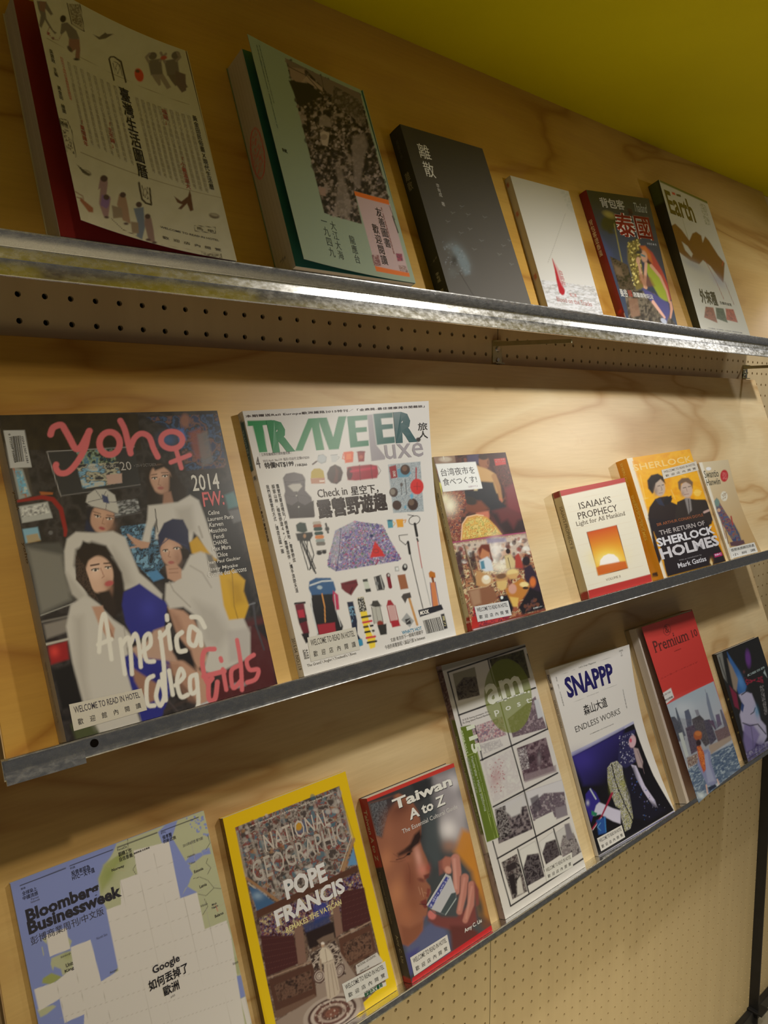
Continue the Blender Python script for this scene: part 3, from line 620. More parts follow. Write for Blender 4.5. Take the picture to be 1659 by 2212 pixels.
# ---- dark grey book with dandelion
b=Book('book',1,[(864,268),(1042,321),(1145,649),(968,624)],20.5,'dark charcoal book with white dandelion and two large Chinese characters')
b.body(cover=.6,back=plain('charcoal_board',(.03,.027,.022)))
f=b.front(CC,step=1.6,white=(165,155,125),bg=(54,48,34))
f.grad([(100,60),(760,240),(1100,1380),(470,1300)],(300,200),(48,42,28),(800,1300),(66,60,46))
f.blob(570,1010,40,90,(92,96,82),-30,.9); f.poly([(500,940),(545,935),(600,1000),(635,1070),(635,1130),(600,1140),(570,1080),(540,1010)],(84,90,78),12,.8)
f.blob(490,935,32,22,(80,80,66),0,.8).blob(510,1120,30,36,(70,68,54),0,.8).blob(525,1035,22,35,(34,30,20),0,.9); f.dots([(440,900),(600,930),(640,1120),(520,1160),(460,1060)],[(100,100,86),(74,74,60)],70,4,seed=4,a=.6)
f.line([(560,1120),(610,1200),(670,1300)],5,(44,38,28),2)
for x,y in ((580,662),(515,705),(480,765),(745,738),(625,718),(638,818),(573,845),(720,900),(668,960),(878,935),(848,995),(935,1065),(925,900)): f.line([(x-14,y-8),(x,y+3),(x+16,y-4)],3,(96,92,74),1.6,.8).line([(x,y),(x-6,y+14)],2,(84,80,62),1.4,.7)
f.T('離',(288,335),(368,332),(266,222),(176,166,138),bold=.0); f.T('散',(322,455),(400,462),(302,345),(176,166,138),bold=.0)
f.TV('李有成 著',(394,500),(440,656),22,(150,140,112))
f.build('front_cover',b.root,PRINT_MATT)
s_=b.spine(CC,[(80,145),(145,93),(490,1275),(385,1255)] and [(844,284),(864,268),(968,624),(936,618)],white=(165,155,125),bg=(40,37,22))
s_.TV('離散',(172,380),(190,495),34,(112,100,66)); s_.TV('李有成  著',(372,1065),(415,1215),28,(140,128,88)); s_.line([(335,995),(395,962)],2,(110,100,66),1.4).line([(385,1262),(470,1225)],2,(110,100,66),1.4)
s_.TV('美國文學',(115,190),(150,300),18,(66,62,42)); s_.build('spine',b.root,PRINT_MATT)

# ---- white book with red stroke
b=Book('book',1,[(1102,379),(1228,413),(1302,677),(1182,657)],11.2,'off-white book with a red brush stroke and grey ripples near its foot')
b.body(back=plain('white_board',(.62,.58,.46)))
f=b.front(CC,step=1.6,white=(192,182,150),bg=(178,168,136))
f.grad([(930,450),(1360,560),(1600,1450),(1200,1390)],(1000,500),(170,160,124),(1500,1400),(186,178,150))
f.tex([(1130,1170),(1530,1230),(1610,1450),(1200,1390)],[(186,178,152),(150,144,122),(190,184,160),(178,170,146)],14,seed=3,aspect=3,rot=8,a=.9)
f.tex([(1290,570),(1360,580),(1420,760),(1350,700)],[(178,168,136),(150,148,116)],12,a=.5)
for i in range(9): f.line([(1150+i*8,1178+i*24),(1260+i*12,1195+i*24),(1390+i*14,1212+i*22),(1520+i*8,1240+i*18)],1.8,(120,112,92),1.3,.45+.03*i)
f.dots([(1220,1200),(1540,1260),(1610,1440),(1480,1400)],[(112,106,88)],60,2.5,asp=2.4,a=.5)
f.line([(1330,730),(1240,960),(1195,1065)],1.8,(90,84,66),1.1,.7)
f.line([(1228,1035),(1250,1110),(1268,1185),(1290,1250)],[3,14,24,38],(150,24,30),3).ell(1295,1250,18,28,(146,22,30),-10).poly([(1232,1040),(1275,1110),(1300,1200),(1312,1250),(1280,1200)],(160,60,60),5,.5)
f.T('Blood on the Tracks',(1257,1322),(1508,1352),(1252,1285),(152,96,78),serif=True)
f.TV('血路飲',(1266,1110),(1300,1215),26,(162,90,78)); f.T('吳二哥',(1348,1288),(1400,1296),(1345,1265),(180,110,90))
f.build('front_cover',b.root)
s_=b.spine(CC,[(1087,388),(1102,379),(1182,657),(1165,654)],white=(185,175,142),bg=(150,138,104))
for y,x in ((530,915),(740,985),(1150,1105),(1355,1170)): s_.ell(x,y,14,18,(140,84,62))
s_.line([(1085,1140),(1140,1130)],2,(110,90,66),1.4); s_.build('spine',b.root)

# ---- Thailand travel book
b=Book('book',1,[(1266,410),(1401,429),(1463,704),(1351,682)],14,'glossy travel book with red spine, night temple and woman in green')
b.body(back=plain('dark_red_board',(.12,.01,.01)))
f=b.front(DD,step=1.4,white=(180,170,140),bg=(34,34,30))
f.grad([(240,180),(725,250),(950,1235),(545,1165)],(400,240),(28,30,26),(560,650),(40,48,56))
f.poly([(350,560),(440,700),(490,900),(420,760)],(46,54,74),20,.8).ell(420,470,60,70,(40,38,14),20,12).ell(415,400,46,24,(120,104,44),30,12).poly([(390,470),(450,540),(470,560),(420,560)],(36,34,16),10)
f.line([(455,480),(545,900)],[7,9],(112,100,46),3)
f.poly([(560,640),(650,600),(660,760),(700,960),(620,980),(560,760)],(96,82,36),8).dots([(560,620),(650,600),(680,900),(600,960)],[(160,140,60),(60,50,22),(190,170,90)],110,6,seed=3)
f.tex([(430,730),(560,800),(620,1000),(500,960)],[(30,28,14),(66,52,34),(24,22,12)],22,seed=5).poly([(455,790),(510,820),(530,880),(480,860)],(100,78,50),8,.7)
f.tex([(530,960),(760,1000),(940,1230),(560,1160)],[(30,26,20),(56,48,36),(96,84,60),(36,32,26)],30,seed=9)
f.poly([(650,660),(700,665),(760,720),(840,860),(885,960),(905,1060),(880,1070),(850,940),(770,850),(700,720)],(150,54,40),6)
f.poly([(660,670),(700,665),(745,735),(760,800),(700,740)],(170,96,34),8,.8).poly([(700,760),(750,800),(740,850),(700,800)],(60,26,18),5)
f.ell(690,745,26,46,(176,130,92),-15,5).ell(650,712,24,12,(40,40,36)).poly([(660,720),(700,740),(702,752),(668,740)],(60,100,92),3)
f.poly([(700,790),(745,810),(800,880),(860,980),(880,1070),(820,1060),(740,930),(710,860)],(128,134,36),6).line([(745,815),(820,900),(870,1000),(890,1075)],[22,20,16,14],(178,128,90),4)
f.line([(705,800),(690,960)],[24,20],(182,134,96),4).line([(640,760),(668,900),(700,965)],[16,22,22],(172,126,88),4).ell(642,772,16,26,(176,130,92))
f.poly([(670,965),(760,1010),(880,1080),(890,1140),(850,1200),(780,1100),(690,1010)],(62,60,92),6).line([(750,1060),(800,1120),(840,1165)],[22,20,14],(190,140,106),4).line([(900,1080),(905,1120),(890,1170)],[20,24,14],(176,124,90),4).ell(830,1185,28,14,(150,150,140),30)
f.poly([(560,1020),(630,1030),(645,1135),(575,1140)],(110,78,52),5,.8).poly([(640,860),(740,900),(775,960),(700,960),(650,930)],(110,62,34),8,.6)
f.T('背包客',(350,330),(537,365),(335,245),(212,206,180),bold=.035)
for w,c in ((.085,(216,200,170)),(.028,(140,36,26))): f.T('泰國',(495,590),(772,618),(442,375),c,bold=w)
f.T('遊',(560,410),(605,420),(548,340),(90,52,34),bold=.02); f.T('Thailand',(610,378),(722,385),(600,290),(150,150,130),shear=.3)
f.T('曼谷',(505,1005),(562,1018),(498,958),(214,206,176),bold=.04); f.T('溫馨購物玩法',(600,1022),(755,1040),(595,985),(200,186,160),bold=.04); f.T('浪漫',(560,1010),(596,1020),(556,968),(160,70,50),bold=.04)
f.T('林慧君 ● 著',(716,655),(798,672),(712,638),(150,150,140))
f.build('front_cover',b.root)
s_=b.spine(DD,[(1253,417),(1266,410),(1351,682),(1331,681)],white=(180,170,140),bg=(102,22,20))
s_.poly([(205,260),(285,240),(340,590),(320,640)],(50,44,30),4).ell(255,335,22,20,(128,124,40)).T('TV',(0,0),(1,1),(0,-1),(0,0,0)) if False else None
s_.TV('背包客遊泰國',(248,365),(320,610),30,(196,170,130),bold=.02); s_.ell(478,1052,16,18,(150,20,20)); s_.poly([(520,1080),(550,1160),(530,1162)],(190,190,180),4); s_.build('spine',b.root)

# ---- white magazine with brown shapes
b=Book('magazine',1,[(1423,388),(1527,435),(1622,729),(1514,711)],12,'white magazine with brown plant shapes, dark spine, rightmost on the upper shelf','magazine',tt=[22,12,12,12])
b.body(pages=plain('dark_green_pages',(.04,.045,.02),.6),inset=.6)
f=b.front(DD,step=1.4,white=(190,190,160),bg=(170,172,140))
f.poly([(805,95),(1185,268),(1190,290),(815,118)],(84,92,36),3)
f.poly([(880,430),(925,412),(975,460),(1035,540),(1060,490),(1090,480),(1130,510),(1140,560),(1160,515),(1190,550),(1260,660),(1310,720),(1300,870),(1265,830),(1200,740),(1140,690),(1110,720),(1040,690),(950,620)],(104,68,20),4).poly([(975,545),(1020,580),(1060,640),(1050,665),(1000,610)],(170,172,140),4)
f.line([(985,380),(1025,520)],2.5,(110,112,60),1.4).line([(1150,680),(1240,850),(1305,1000)],3,(136,70,50),1.5).line([(1310,860),(1350,960),(1385,1045)],3,(120,80,56),1.5).line([(1300,705),(1290,740)],4,(170,50,40))
f.blob(1060,720,100,30,(140,146,134),30,.7).blob(1260,850,80,30,(140,144,140),45,.7)
f.T('Earth',(900,345),(1096,418),(835,165),(74,66,20),bold=.045); f.poly([(905,190),(930,198),(935,215),(910,207)],(170,50,40),2); f.poly([(940,205),(975,215),(978,230),(944,220)],(60,56,24),2)
f.tex([(1120,275),(1170,300),(1205,440),(1165,430)],[(170,172,140),(110,116,80),(170,172,140)],9,seed=2,sharp=1.6)
f.T('外來種',(1130,1030),(1262,1045),(1105,905),(60,58,28),bold=.05); f.T('生態的省思',(1275,1035),(1368,1058),(1270,1012),(90,88,60),bold=.02)
for x,c in ((1160,(92,56,34)),(1240,(50,62,40)),(1318,(112,60,40))): f.tex([(x,1052+(x-1160)*.13),(x+62,1062+(x-1160)*.13),(x+98,1190),(x+10 if x>1200 else x-10,1140+(x-1160)*.16)],[c,tuple(int(q*1.4) for q in c),c],14,seed=x)
f.T('•今日觀點 •生活學堂 •人與自然 •環境教育地圖',(1182,1235),(1452,1282),(1178,1222),(120,122,110))
f.build('front_cover',b.root)
s_=b.spine(DD,[(1402,393),(1423,388),(1514,711),(1497,706)],bulge=.2,white=(190,190,160),bg=(34,36,18)); s_.poly([(735,110),(800,100),(860,330),(790,330)],(62,76,38),10); s_.build('spine',b.root)
# ================================================================== row two, middle shelf
GG=(0,860,2.634); HH=(500,850,3.190); II=(900,940,4.608); JJ=(1180,940,3.463)
def speckle_board(name,c): return plain(name,c)
GREYB=plain('white_card',(.66,.63,.58)); BLKB=plain('black_card',(.02,.02,.022))
# ---- fashion magazine: four young people
b=Book('magazine',2,[(-6,897),(469,887),(598,1470),(142,1593)],20,'large dark fashion magazine, pink hand-drawn title, four young people in white tops','magazine')
b.body(back=GREYB,inset=.8)
f=b.front(GG,step=1.9,white=(182,170,148),bg=(34,28,24))
BK=(26,22,20)
f.tex([(-60,60),(1260,60),(1600,1650),(350,1980)],[(22,19,18),(34,28,25),(46,40,36),(28,24,22)],60,seed=2)
f.tex([(0,90),(780,90),(800,300),(20,300)],[(30,22,16),(40,31,20)],50,seed=4)
# arcade machines behind
f.poly([(20,260),(130,270),(190,560),(90,600)],(58,50,40),6).poly([(70,400),(130,410),(178,565),(110,585)],(120,118,104),4).line([(75,400),(150,570)],8,(130,70,50)).tex([(85,420),(125,420),(165,555),(120,560)],[(150,150,130),(80,130,140),(120,90,60)],18,seed=3)
f.poly([(265,308),(760,280),(800,510),(345,568)],(40,38,36),4); f.line([(345,568),(265,310),(760,282)],5,(120,112,100),2).line([(345,565),(795,500)],5,(90,84,76),2)
f.tex([(430,310),(640,290),(665,380),(450,400)],[(30,60,70),(20,22,20),(110,120,90),(60,90,100)],22,seed=7)
f.tex([(430,385),(670,370),(690,490),(470,525)],[(146,140,120),(96,130,140),(60,58,52),(150,140,110),(40,40,40)],26,seed=9,aspect=2,sharp=1.3)
f.poly([(600,445),(690,435),(692,490),(610,500)],(150,120,100),3)
f.tex([(820,110),(1240,90),(1290,400),(1060,420),(1000,200)],[(26,30,40),(44,64,86),(24,22,22),(90,60,50),(30,40,60)],40,seed=14,sharp=1.5)
f.ell(1050,130,26,40,(110,70,52),0,8).poly([(1010,180),(1040,175),(1060,240),(1020,260)],(50,80,120),8).poly([(1070,200),(1140,170),(1180,330),(1110,360)],(110,56,44),10,.8).blob(950,240,50,40,(50,80,110),0,.7)
f.poly([(1120,210),(1180,190),(1215,370),(1150,400)],(90,82,74),8,.8)
f.line([(105,595),(240,572),(300,585),(345,640),(372,760),(370,790)],[14,24,26,26,22,16],(116,24,20),4)
f.poly([(110,625),(270,598),(300,690),(128,720)],(138,134,120),4).tex([(115,635),(260,608),(285,660),(125,690)],[(170,164,146),(96,92,84)],11,seed=5).poly([(130,755),(215,742),(232,815),(148,835)],(100,130,134),4).poly([(150,790),(215,778),(232,820),(160,835)],(140,110,60),4,.8)
f.poly([(225,540),(300,545),(300,558),(232,560)],(130,70,30),3).ell(288,775,12,12,(80,76,70))
f.poly([(120,840),(340,830),(400,920),(420,1160),(230,1240),(190,1000)],(64,60,52),10).poly([(160,860),(350,900),(400,1150),(235,1225)],(100,94,80),14,.9).line([(232,1240),(420,1170)],5,(130,124,108))
f.line([(240,1275),(400,1240)],10,(96,88,76),4).poly([(250,1290),(400,1250),(380,1330),(265,1370)],(110,100,86),8,.9)
f.poly([(275,1410),(380,1380),(390,1480),(290,1510)],(120,22,22),8).blob(310,1440,26,30,(180,50,40),0,.8).line([(260,1400),(385,1370)],12,(150,140,120),4)
f.poly([(300,1540),(420,1500),(470,1720),(350,1760)],(18,15,14),10)
f.tex([(680,740),(870,720),(930,960),(860,1040),(720,900)],[(20,28,34),(60,90,104),(22,20,22),(90,120,130)],26,seed=20,sharp=1.4)
f.tex([(640,600),(780,580),(795,650),(650,690)],[(120,118,108),(40,38,36),(130,126,116)],14,seed=21,aspect=2)
f.poly([(830,1000),(890,985),(930,1030),(870,1050)],(60,100,124),5).line([(620,690),(800,660)],8,(60,56,52))
f.poly([(1060,520),(1310,480),(1440,1150),(1240,1150)],(24,22,22),14).poly([(1280,560),(1330,540),(1370,620),(1300,640)],(60,96,90),8,.8).poly([(1300,650),(1360,640),(1400,700),(1330,720)],(90,86,80),6,.7)
f.poly([(1400,1260),(1530,1230),(1572,1620),(1150,1740),(1300,1500)],(70,22,22),18,.8).poly([(1440,1290),(1530,1270),(1550,1400)],(28,20,20),10)
f.line([(1440,1165),(1455,1290),(1500,1420)],[14,10,8],(54,50,50),4).line([(1400,1180),(1450,1165)],8,(90,88,84))
f.poly([(400,1840),(560,1790),(580,1880),(430,1920)],(60,62,34),12)
# girl standing at back right
SK=(150,112,86); SK2=(124,88,66); WH=(158,148,130); WH2=(128,118,102); HR=(30,21,16)
f.poly([(820,420),(880,370),(950,380),(1000,440),(1060,530),(1060,610),(1000,640),(930,600),(880,660),(840,600)],HR,10)
f.ell(912,470,62,84,SK,-10,6).blob(905,450,26,30,(170,132,104),0,.6).blob(950,520,30,50,SK2,0,.7).ell(912,520,18,9,(130,72,62)).line([(862,462),(890,458)],6,(40,26,20),2).line([(920,450),(952,446)],6,(40,26,20),2).line([(858,445),(890,440)],4,(60,40,30),2).line([(915,432),(955,430)],4,(60,40,30),2).line([(905,465),(898,500),(912,505)],4,(120,84,62),2)
f.poly([(860,390),(950,380),(990,440),(930,400),(880,420)],HR,6).poly([(960,440),(1030,500),(1065,600),(990,635),(960,560)],HR,8).poly([(845,470),(870,520),(900,640),(880,665),(842,580)],HR,7)
f.poly([(930,545),(970,540),(990,620),(920,640)],SK2,6)
f.poly([(840,620),(930,610),(1010,600),(1080,560),(1130,590),(1170,700),(1210,830),(1240,920),(1200,930),(1130,800),(1100,770),(1090,830),(880,810),(890,700),(860,760),(850,830),(800,840),(835,700)],WH,7).poly([(1000,640),(1090,620),(1110,760),(1030,790)],WH2,20,.6)
f.line([(1130,740),(1150,800)],10,WH2,5).line([(880,640),(895,770)],5,(40,34,30),2)
f.poly([(750,800),(800,820),(850,830),(840,860),(800,865),(745,830),(770,850),(720,790),(745,800)],SK,4).line([(790,850),(740,860)],9,SK,3).line([(800,835),(725,785)],8,SK,3)
f.poly([(1075,830),(1120,795),(1200,900),(1240,930),(1180,940),(1090,890)],(160,118,24),6)
# girl with cap
f.poly([(490,650),(520,620),(560,760),(500,770)],(24,22,26),8).ell(580,690,66,88,SK,12,6).blob(575,670,34,40,(166,128,98),0,.6).blob(625,740,30,40,SK2,0,.7)
f.line([(535,672),(570,685)],6,(46,30,24),2).line([(600,690),(640,694)],6,(46,30,24),2).line([(530,655),(570,668)],4,(60,40,30)).line([(605,675),(645,680)],4,(60,40,30)).ell(578,750,18,9,(130,60,54),15).line([(588,690),(578,722),(592,726)],4,(118,82,60),2)
f.poly([(495,560),(540,528),(600,525),(650,560),(672,640),(668,668),(600,640),(520,625),(486,600)],(150,142,124),4).line([(500,600),(580,580),(600,540)],3,(50,46,52)).line([(540,530),(590,600),(660,600)],3,(50,46,52)).line([(600,640),(610,560)],3,(60,56,60)).poly([(575,555),(610,570),(620,610),(585,600)],(48,52,74),3).line([(500,620),(600,645),(668,668)],5,(90,84,76),2)
f.poly([(490,700),(540,770),(600,790),(560,790),(480,760)],(28,30,44),6)
f.poly([(430,770),(540,775),(640,765),(710,800),(740,880),(790,1000),(860,1060),(920,1120),(915,1165),(870,1140),(790,1070),(700,1100),(620,1000),(560,860),(470,820),(440,900),(430,1000),(500,1130),(580,1190),(570,1220),(500,1200),(410,1120),(370,1000),(365,880),(380,810)],WH,7).poly([(640,860),(720,960),(760,1060),(700,1090),(640,980)],WH2,26,.6).poly([(380,1000),(430,1060),(520,1170),(470,1190),(390,1100)],WH2,14,.5)
# girl front left
f.poly([(430,870),(520,825),(600,850),(660,950),(700,1060),(700,1200),(650,1250),(560,1160),(470,1050),(420,960)],HR,12)
f.ell(560,1010,82,104,(168,132,104),-8,6).blob(540,990,40,50,(186,152,124),0,.7).blob(620,1080,26,46,SK2,-20,.8)
f.line([(515,960),(560,952)],9,(54,36,28),3).line([(590,948),(628,946)],8,(54,36,28),3).line([(520,985),(558,978)],8,(50,34,28),3).line([(596,968),(628,966)],7,(50,34,28),3).line([(570,975),(590,1020),(578,1030)],5,(130,92,70),2.5).ell(618,1060,26,15,(146,66,60),-15,4)
f.poly([(440,880),(520,835),(600,850),(640,910),(560,890),(500,930),(480,1000),(500,1070),(440,980)],HR,7).poly([(640,920),(690,1000),(710,1150),(680,1230),(640,1140),(650,1020)],HR,8).poly([(560,1110),(620,1100),(660,1200),(640,1260),(590,1190)],(36,26,20),8)
f.tex([(430,900),(480,960),(520,1080),(560,1160),(520,1140),(430,1040)],[HR,(60,44,34),HR],10,seed=12,aspect=.4)
f.poly([(400,1180),(480,1130),(560,1180),(640,1260),(700,1300),(760,1370),(720,1420),(740,1560),(770,1760),(800,1850),(560,1880),(470,1720),(410,1500),(375,1300)],WH,8).poly([(420,1250),(470,1240),(490,1600),(540,1860),(500,1800),(430,1520)],WH2,24,.5).line([(700,1300),(745,1600),(800,1830)],5,WH2,3)
f.poly([(520,1190),(580,1185),(600,1240),(650,1310),(640,1370),(610,1370),(560,1290)],SK,6).line([(600,1270),(640,1360)],10,SK2,4)
for y in (1320,1420,1520,1620): f.ell(730+(y-1320)*.05,y,5,7,(60,50,44))
# blue skirts
BL=(34,34,92)
f.poly([(700,1110),(790,1060),(860,1110),(950,1170),(930,1300),(860,1330),(760,1380),(710,1280),(690,1180)],BL,6).blob(840,1200,50,60,(46,46,112),0,.7).poly([(690,1470),(760,1440),(960,1470),(970,1640),(900,1820),(810,1850),(770,1740),(730,1600)],BL,7).blob(880,1600,40,80,(30,28,76),0,.8)
f.poly([(870,1320),(930,1300),(980,1440),(1010,1500),(900,1480),(780,1470),(740,1420),(830,1380)],(150,118,94),8,.95).poly([(740,1520),(800,1560),(900,1620),(880,1700),(830,1720),(760,1600)],SK2,8)
# girl squatting right with beanie
f.poly([(950,1190),(1040,1210),(1100,1260),(1150,1360),(1180,1480),(1120,1530),(1060,1430),(1000,1330)],SK,8).poly([(960,1490),(1060,1480),(1160,1560),(1180,1700),(1130,1730),(1060,1640),(980,1560)],SK,8).poly([(930,1500),(1010,1500),(1100,1640),(1120,1720),(1050,1700)],SK2,12,.6).poly([(960,1210),(1010,1240),(1060,1350),(1000,1330)],SK2,14,.7)
f.poly([(1000,1350),(1080,1430),(1110,1540),(1030,1480),(980,1440)],(22,18,18),10)
f.poly([(1040,980),(1080,900),(1140,880),(1200,900),(1250,1000),(1290,1160),(1380,1240),(1420,1330),(1420,1460),(1340,1500),(1220,1560),(1150,1540),(1180,1440),(1130,1330),(1110,1240),(1040,1190),(960,1200),(935,1150),(940,1060),(990,1050),(1000,1000)],WH,8).poly([(1100,1150),(1220,1200),(1300,1330),(1240,1420),(1160,1380)],WH2,30,.5).line([(960,1050),(985,1100),(1080,1190)],6,WH2,4).line([(1080,960),(1150,1000),(1200,1080)],7,WH2,5,.8).poly([(1290,1320),(1420,1300),(1415,1470),(1300,1490)],(140,130,116),12,.6)
f.poly([(1170,890),(1205,900),(1240,1000),(1200,1010)],(24,20,18),8,.7)
f.ell(972,880,62,86,SK,-8,6).blob(960,860,30,36,(172,134,106),0,.6).line([(925,875),(950,870)],7,(44,30,24),2).line([(985,862),(1020,858)],7,(44,30,24),2).ell(972,942,18,9,(134,72,62)).line([(962,880),(955,908),(968,912)],4,(120,84,62),2).blob(1010,920,22,40,SK2,0,.7)
f.poly([(905,860),(895,790),(930,720),(980,695),(1040,700),(1070,760),(1075,880),(1040,850),(990,820),(940,805)],(30,32,50),5).line([(905,850),(960,805),(1060,850)],5,(44,46,64),3)
f.poly([(1020,860),(1070,870),(1070,910),(1040,930)],HR,5).poly([(940,960),(1000,950),(1030,980),(1030,1030),(990,1050),(950,1030)],SK,5).line([(960,980),(1010,975)],5,SK2,2).line([(960,1000),(1010,998)],5,SK2,2)
f.poly([(1245,1010),(1330,980),(1395,1040),(1385,1100),(1415,1180),(1390,1250),(1300,1260),(1270,1180)],(168,126,28),6).poly([(1300,1040),(1370,1060),(1390,1160),(1330,1180)],(136,98,18),22,.6).line([(1320,1000),(1330,1180),(1350,1250)],5,(126,92,20),3)
f.ell(1350,1615,45,16,(120,112,104),-10,5).line([(930,1760),(1050,1700)],16,(50,40,34),6).poly([(1130,1720),(1180,1700),(1190,1720),(1100,1760)],(150,142,130),4)
f.line([(945,1700),(1010,1770)],8,(60,50,46),4)
for x,y,k in ((878,463,9),(936,450,10),(553,681,10),(621,694,11),(541,984,13),(613,971,11),(939,875,10),(1004,861,11)):
    f.ell(x,y+2,k*1.25,k*.62,(196,184,170),-6,2,.8).ell(x,y+2,k*.55,k*.6,(28,18,16),0,1.8).line([(x-k*1.4,y-2),(x,y-k*.7),(x+k*1.4,y-1)],3.2,(34,22,18),1.6)
# pink hand-drawn title
PK=(172,82,78)
f.line(curve([(285,210),(300,170),(345,155),(370,190),(395,235),(425,290),(455,285),(490,220),(505,190)]),37,PK,3).line(curve([(500,195),(480,290),(430,380),(380,430),(335,432),(315,400),(318,385)]),34,PK,3)
t=np.linspace(0,2*math.pi,28); f.line([(620+58*math.cos(a),262+66*math.sin(a)) for a in t],36,PK,3)
f.line(curve([(680,130),(705,180),(725,260),(740,320)]),34,PK,3).line(curve([(735,300),(760,235),(800,205),(845,225),(870,290),(895,340)]),33,PK,3)
f.line([(975+62*math.cos(a),243+50*math.sin(a)) for a in t],32,PK,3).line([(1000,300),(1030,405)],26,PK,3).line([(970,372),(1078,330)],26,PK,3)
f.T('20',(682,420),(748,415),(678,370),(140,130,116)); f.T('• 2014 OCTOBER',(760,400),(888,393),(758,384),(140,130,116),bold=.01); f.T('PRODUCTION BY',(484,410),(660,405),(482,396),(130,122,108))
f.T('2014',(1095,545),(1255,520),(1080,445),(170,160,140),bold=.02,shear=.1); f.T('FW:',(1155,632),(1282,612),(1145,545),(164,70,66),bold=.03,shear=.1)
for k,(tx,x0,x1,y0,y1) in enumerate((('Celine',1185,1250,675,668),('Laurent Paris',1182,1330,712,690),('Karven',1190,1272,742,735),('Moschino',1190,1292,778,765),('Fendi',1215,1278,810,802),('CHANEL',1212,1298,845,833),('Max Mara',1205,1315,878,865),('Chloe',1235,1296,912,905),('Jean Paul Gaultier',1180,1372,958,930),('Issey Miyake',1190,1355,995,970),('Comme des Garcons',1180,1405,1020,995))):
    f.T(tx,(x0,y0),(x1,y1),(x0-4,y0-24),(176,166,148),bold=.015,shear=.15)
WT=(182,172,150)
# big brushed words
def strokes(L_,w,c):
    for p in L_: f.line(curve(p) if len(p)>2 else p,w,c,3)
strokes([[(560,1440),(570,1300),(590,1230),(610,1330),(630,1480)],[(555,1400),(630,1370)],[(680,1370),(705,1560)],[(690,1400),(720,1360),(735,1400),(745,1560)],[(740,1390),(765,1340),(785,1400),(795,1520)]],[26,30,26,24,20][:1]*1 and 24,WT)
strokes([[(800,1440),(850,1400),(845,1340),(815,1370),(825,1480),(870,1490)],[(905,1330),(925,1500),(935,1700)],[(905,1360),(940,1330),(960,1290)],[(950,1300),(965,1420)],[(945,1238),(947,1262)]],24,WT)
strokes([[(1030,1330),(1000,1360),(1010,1430),(1050,1430)],[(1120,1320),(1080,1300),(1070,1380),(1105,1400),(1130,1330),(1140,1400)],[(1085,1245),(1130,1250),(1160,1300)]],26,WT)
strokes([[(865,1570),(830,1600),(830,1720),(870,1730)],[(900,1600),(880,1680),(905,1730),(930,1660),(900,1600)],[(915,1560),(930,1700)],[(955,1540),(975,1670)],[(990,1620),(1040,1570),(1020,1530),(1000,1600),(1020,1680),(1060,1670)],[(1110,1560),(1075,1580),(1080,1660),(1115,1640),(1110,1560),(1120,1720),(1085,1760)]],24,WT)
strokes([[(1215,1420),(1160,1430),(1145,1500),(1170,1600),(1200,1580)],[(1150,1570),(1270,1540)],[(1180,1590),(1180,1690),(1215,1690),(1230,1600)]],27,PK)
strokes([[(1262,1530),(1280,1640)],[(1250,1470),(1254,1484)],[(1345,1370),(1365,1500),(1370,1640)],[(1350,1510),(1310,1540),(1320,1630),(1365,1590)],[(1440,1450),(1400,1480),(1415,1530),(1465,1530),(1450,1580),(1400,1600)]],24,PK)
# barcode label
f.poly([(20,186),(138,185),(180,400),(60,405)],(150,144,130),2.5)
f.bars((62,222),(118,216),(84,372),16,(40,36,34))
f.TR('9 772307 338009',(50,205),(78,375),12,(50,46,42)); f.TR('ISSN 2307-3381',(120,222),(152,375),12,(60,56,52))
o=f.build('front_cover',b.root)
hotel_label(f,o,[(388,1728),(798,1638),(828,1755),(415,1872)],GG,zh='歡    迎    館    內    閱    讀',white=(182,172,136),bg=(166,156,120))
s_=b.spine(GG,[(-40,896),(-6,897),(142,1593),(125,1600)],white=(165,155,135),bg=(112,106,94))
s_.TR('yoho!',(118,770),(148,905),26,(40,36,34),bold=.04); s_.TR('yoho',(178,1100),(205,1225),24,(40,36,34),bold=.01,shear=.2); s_.TR('2014 OCTOBER • HK$20 NT140',(22,280),(75,560),10,(70,64,56)); s_.TR('Vol.20',(-2,160),(14,235),14,(40,36,34),bold=.02); s_.TR('YOHO MAGAZINE PRODUCTION HK LTD',(285,1670),(335,1880),12,(90,84,76)); s_.build('spine',b.root)

# ---- traveller magazine
b=Book('magazine',2,[(523.5,888),(926,866),(984,1366),(657,1459)],11,'white travel magazine with green title, camping gear and patterned tent','magazine',tt=[11,45,12,11])
b.body(back=GREYB)
f=b.front(HH,step=1.8,bend=lambda u,v:(0*u,np.clip(u*v,0,1)*18*(1-v)*2,0*u),white=(212,206,202),bg=(204,198,196))
f.grad([(60,100),(1380,40),(1560,1660),(500,1950)],(100,100),(196,190,188),(900,1000),(210,205,204))
def blk(p,c,s=3,a=1): f.poly(p,c,s,a)
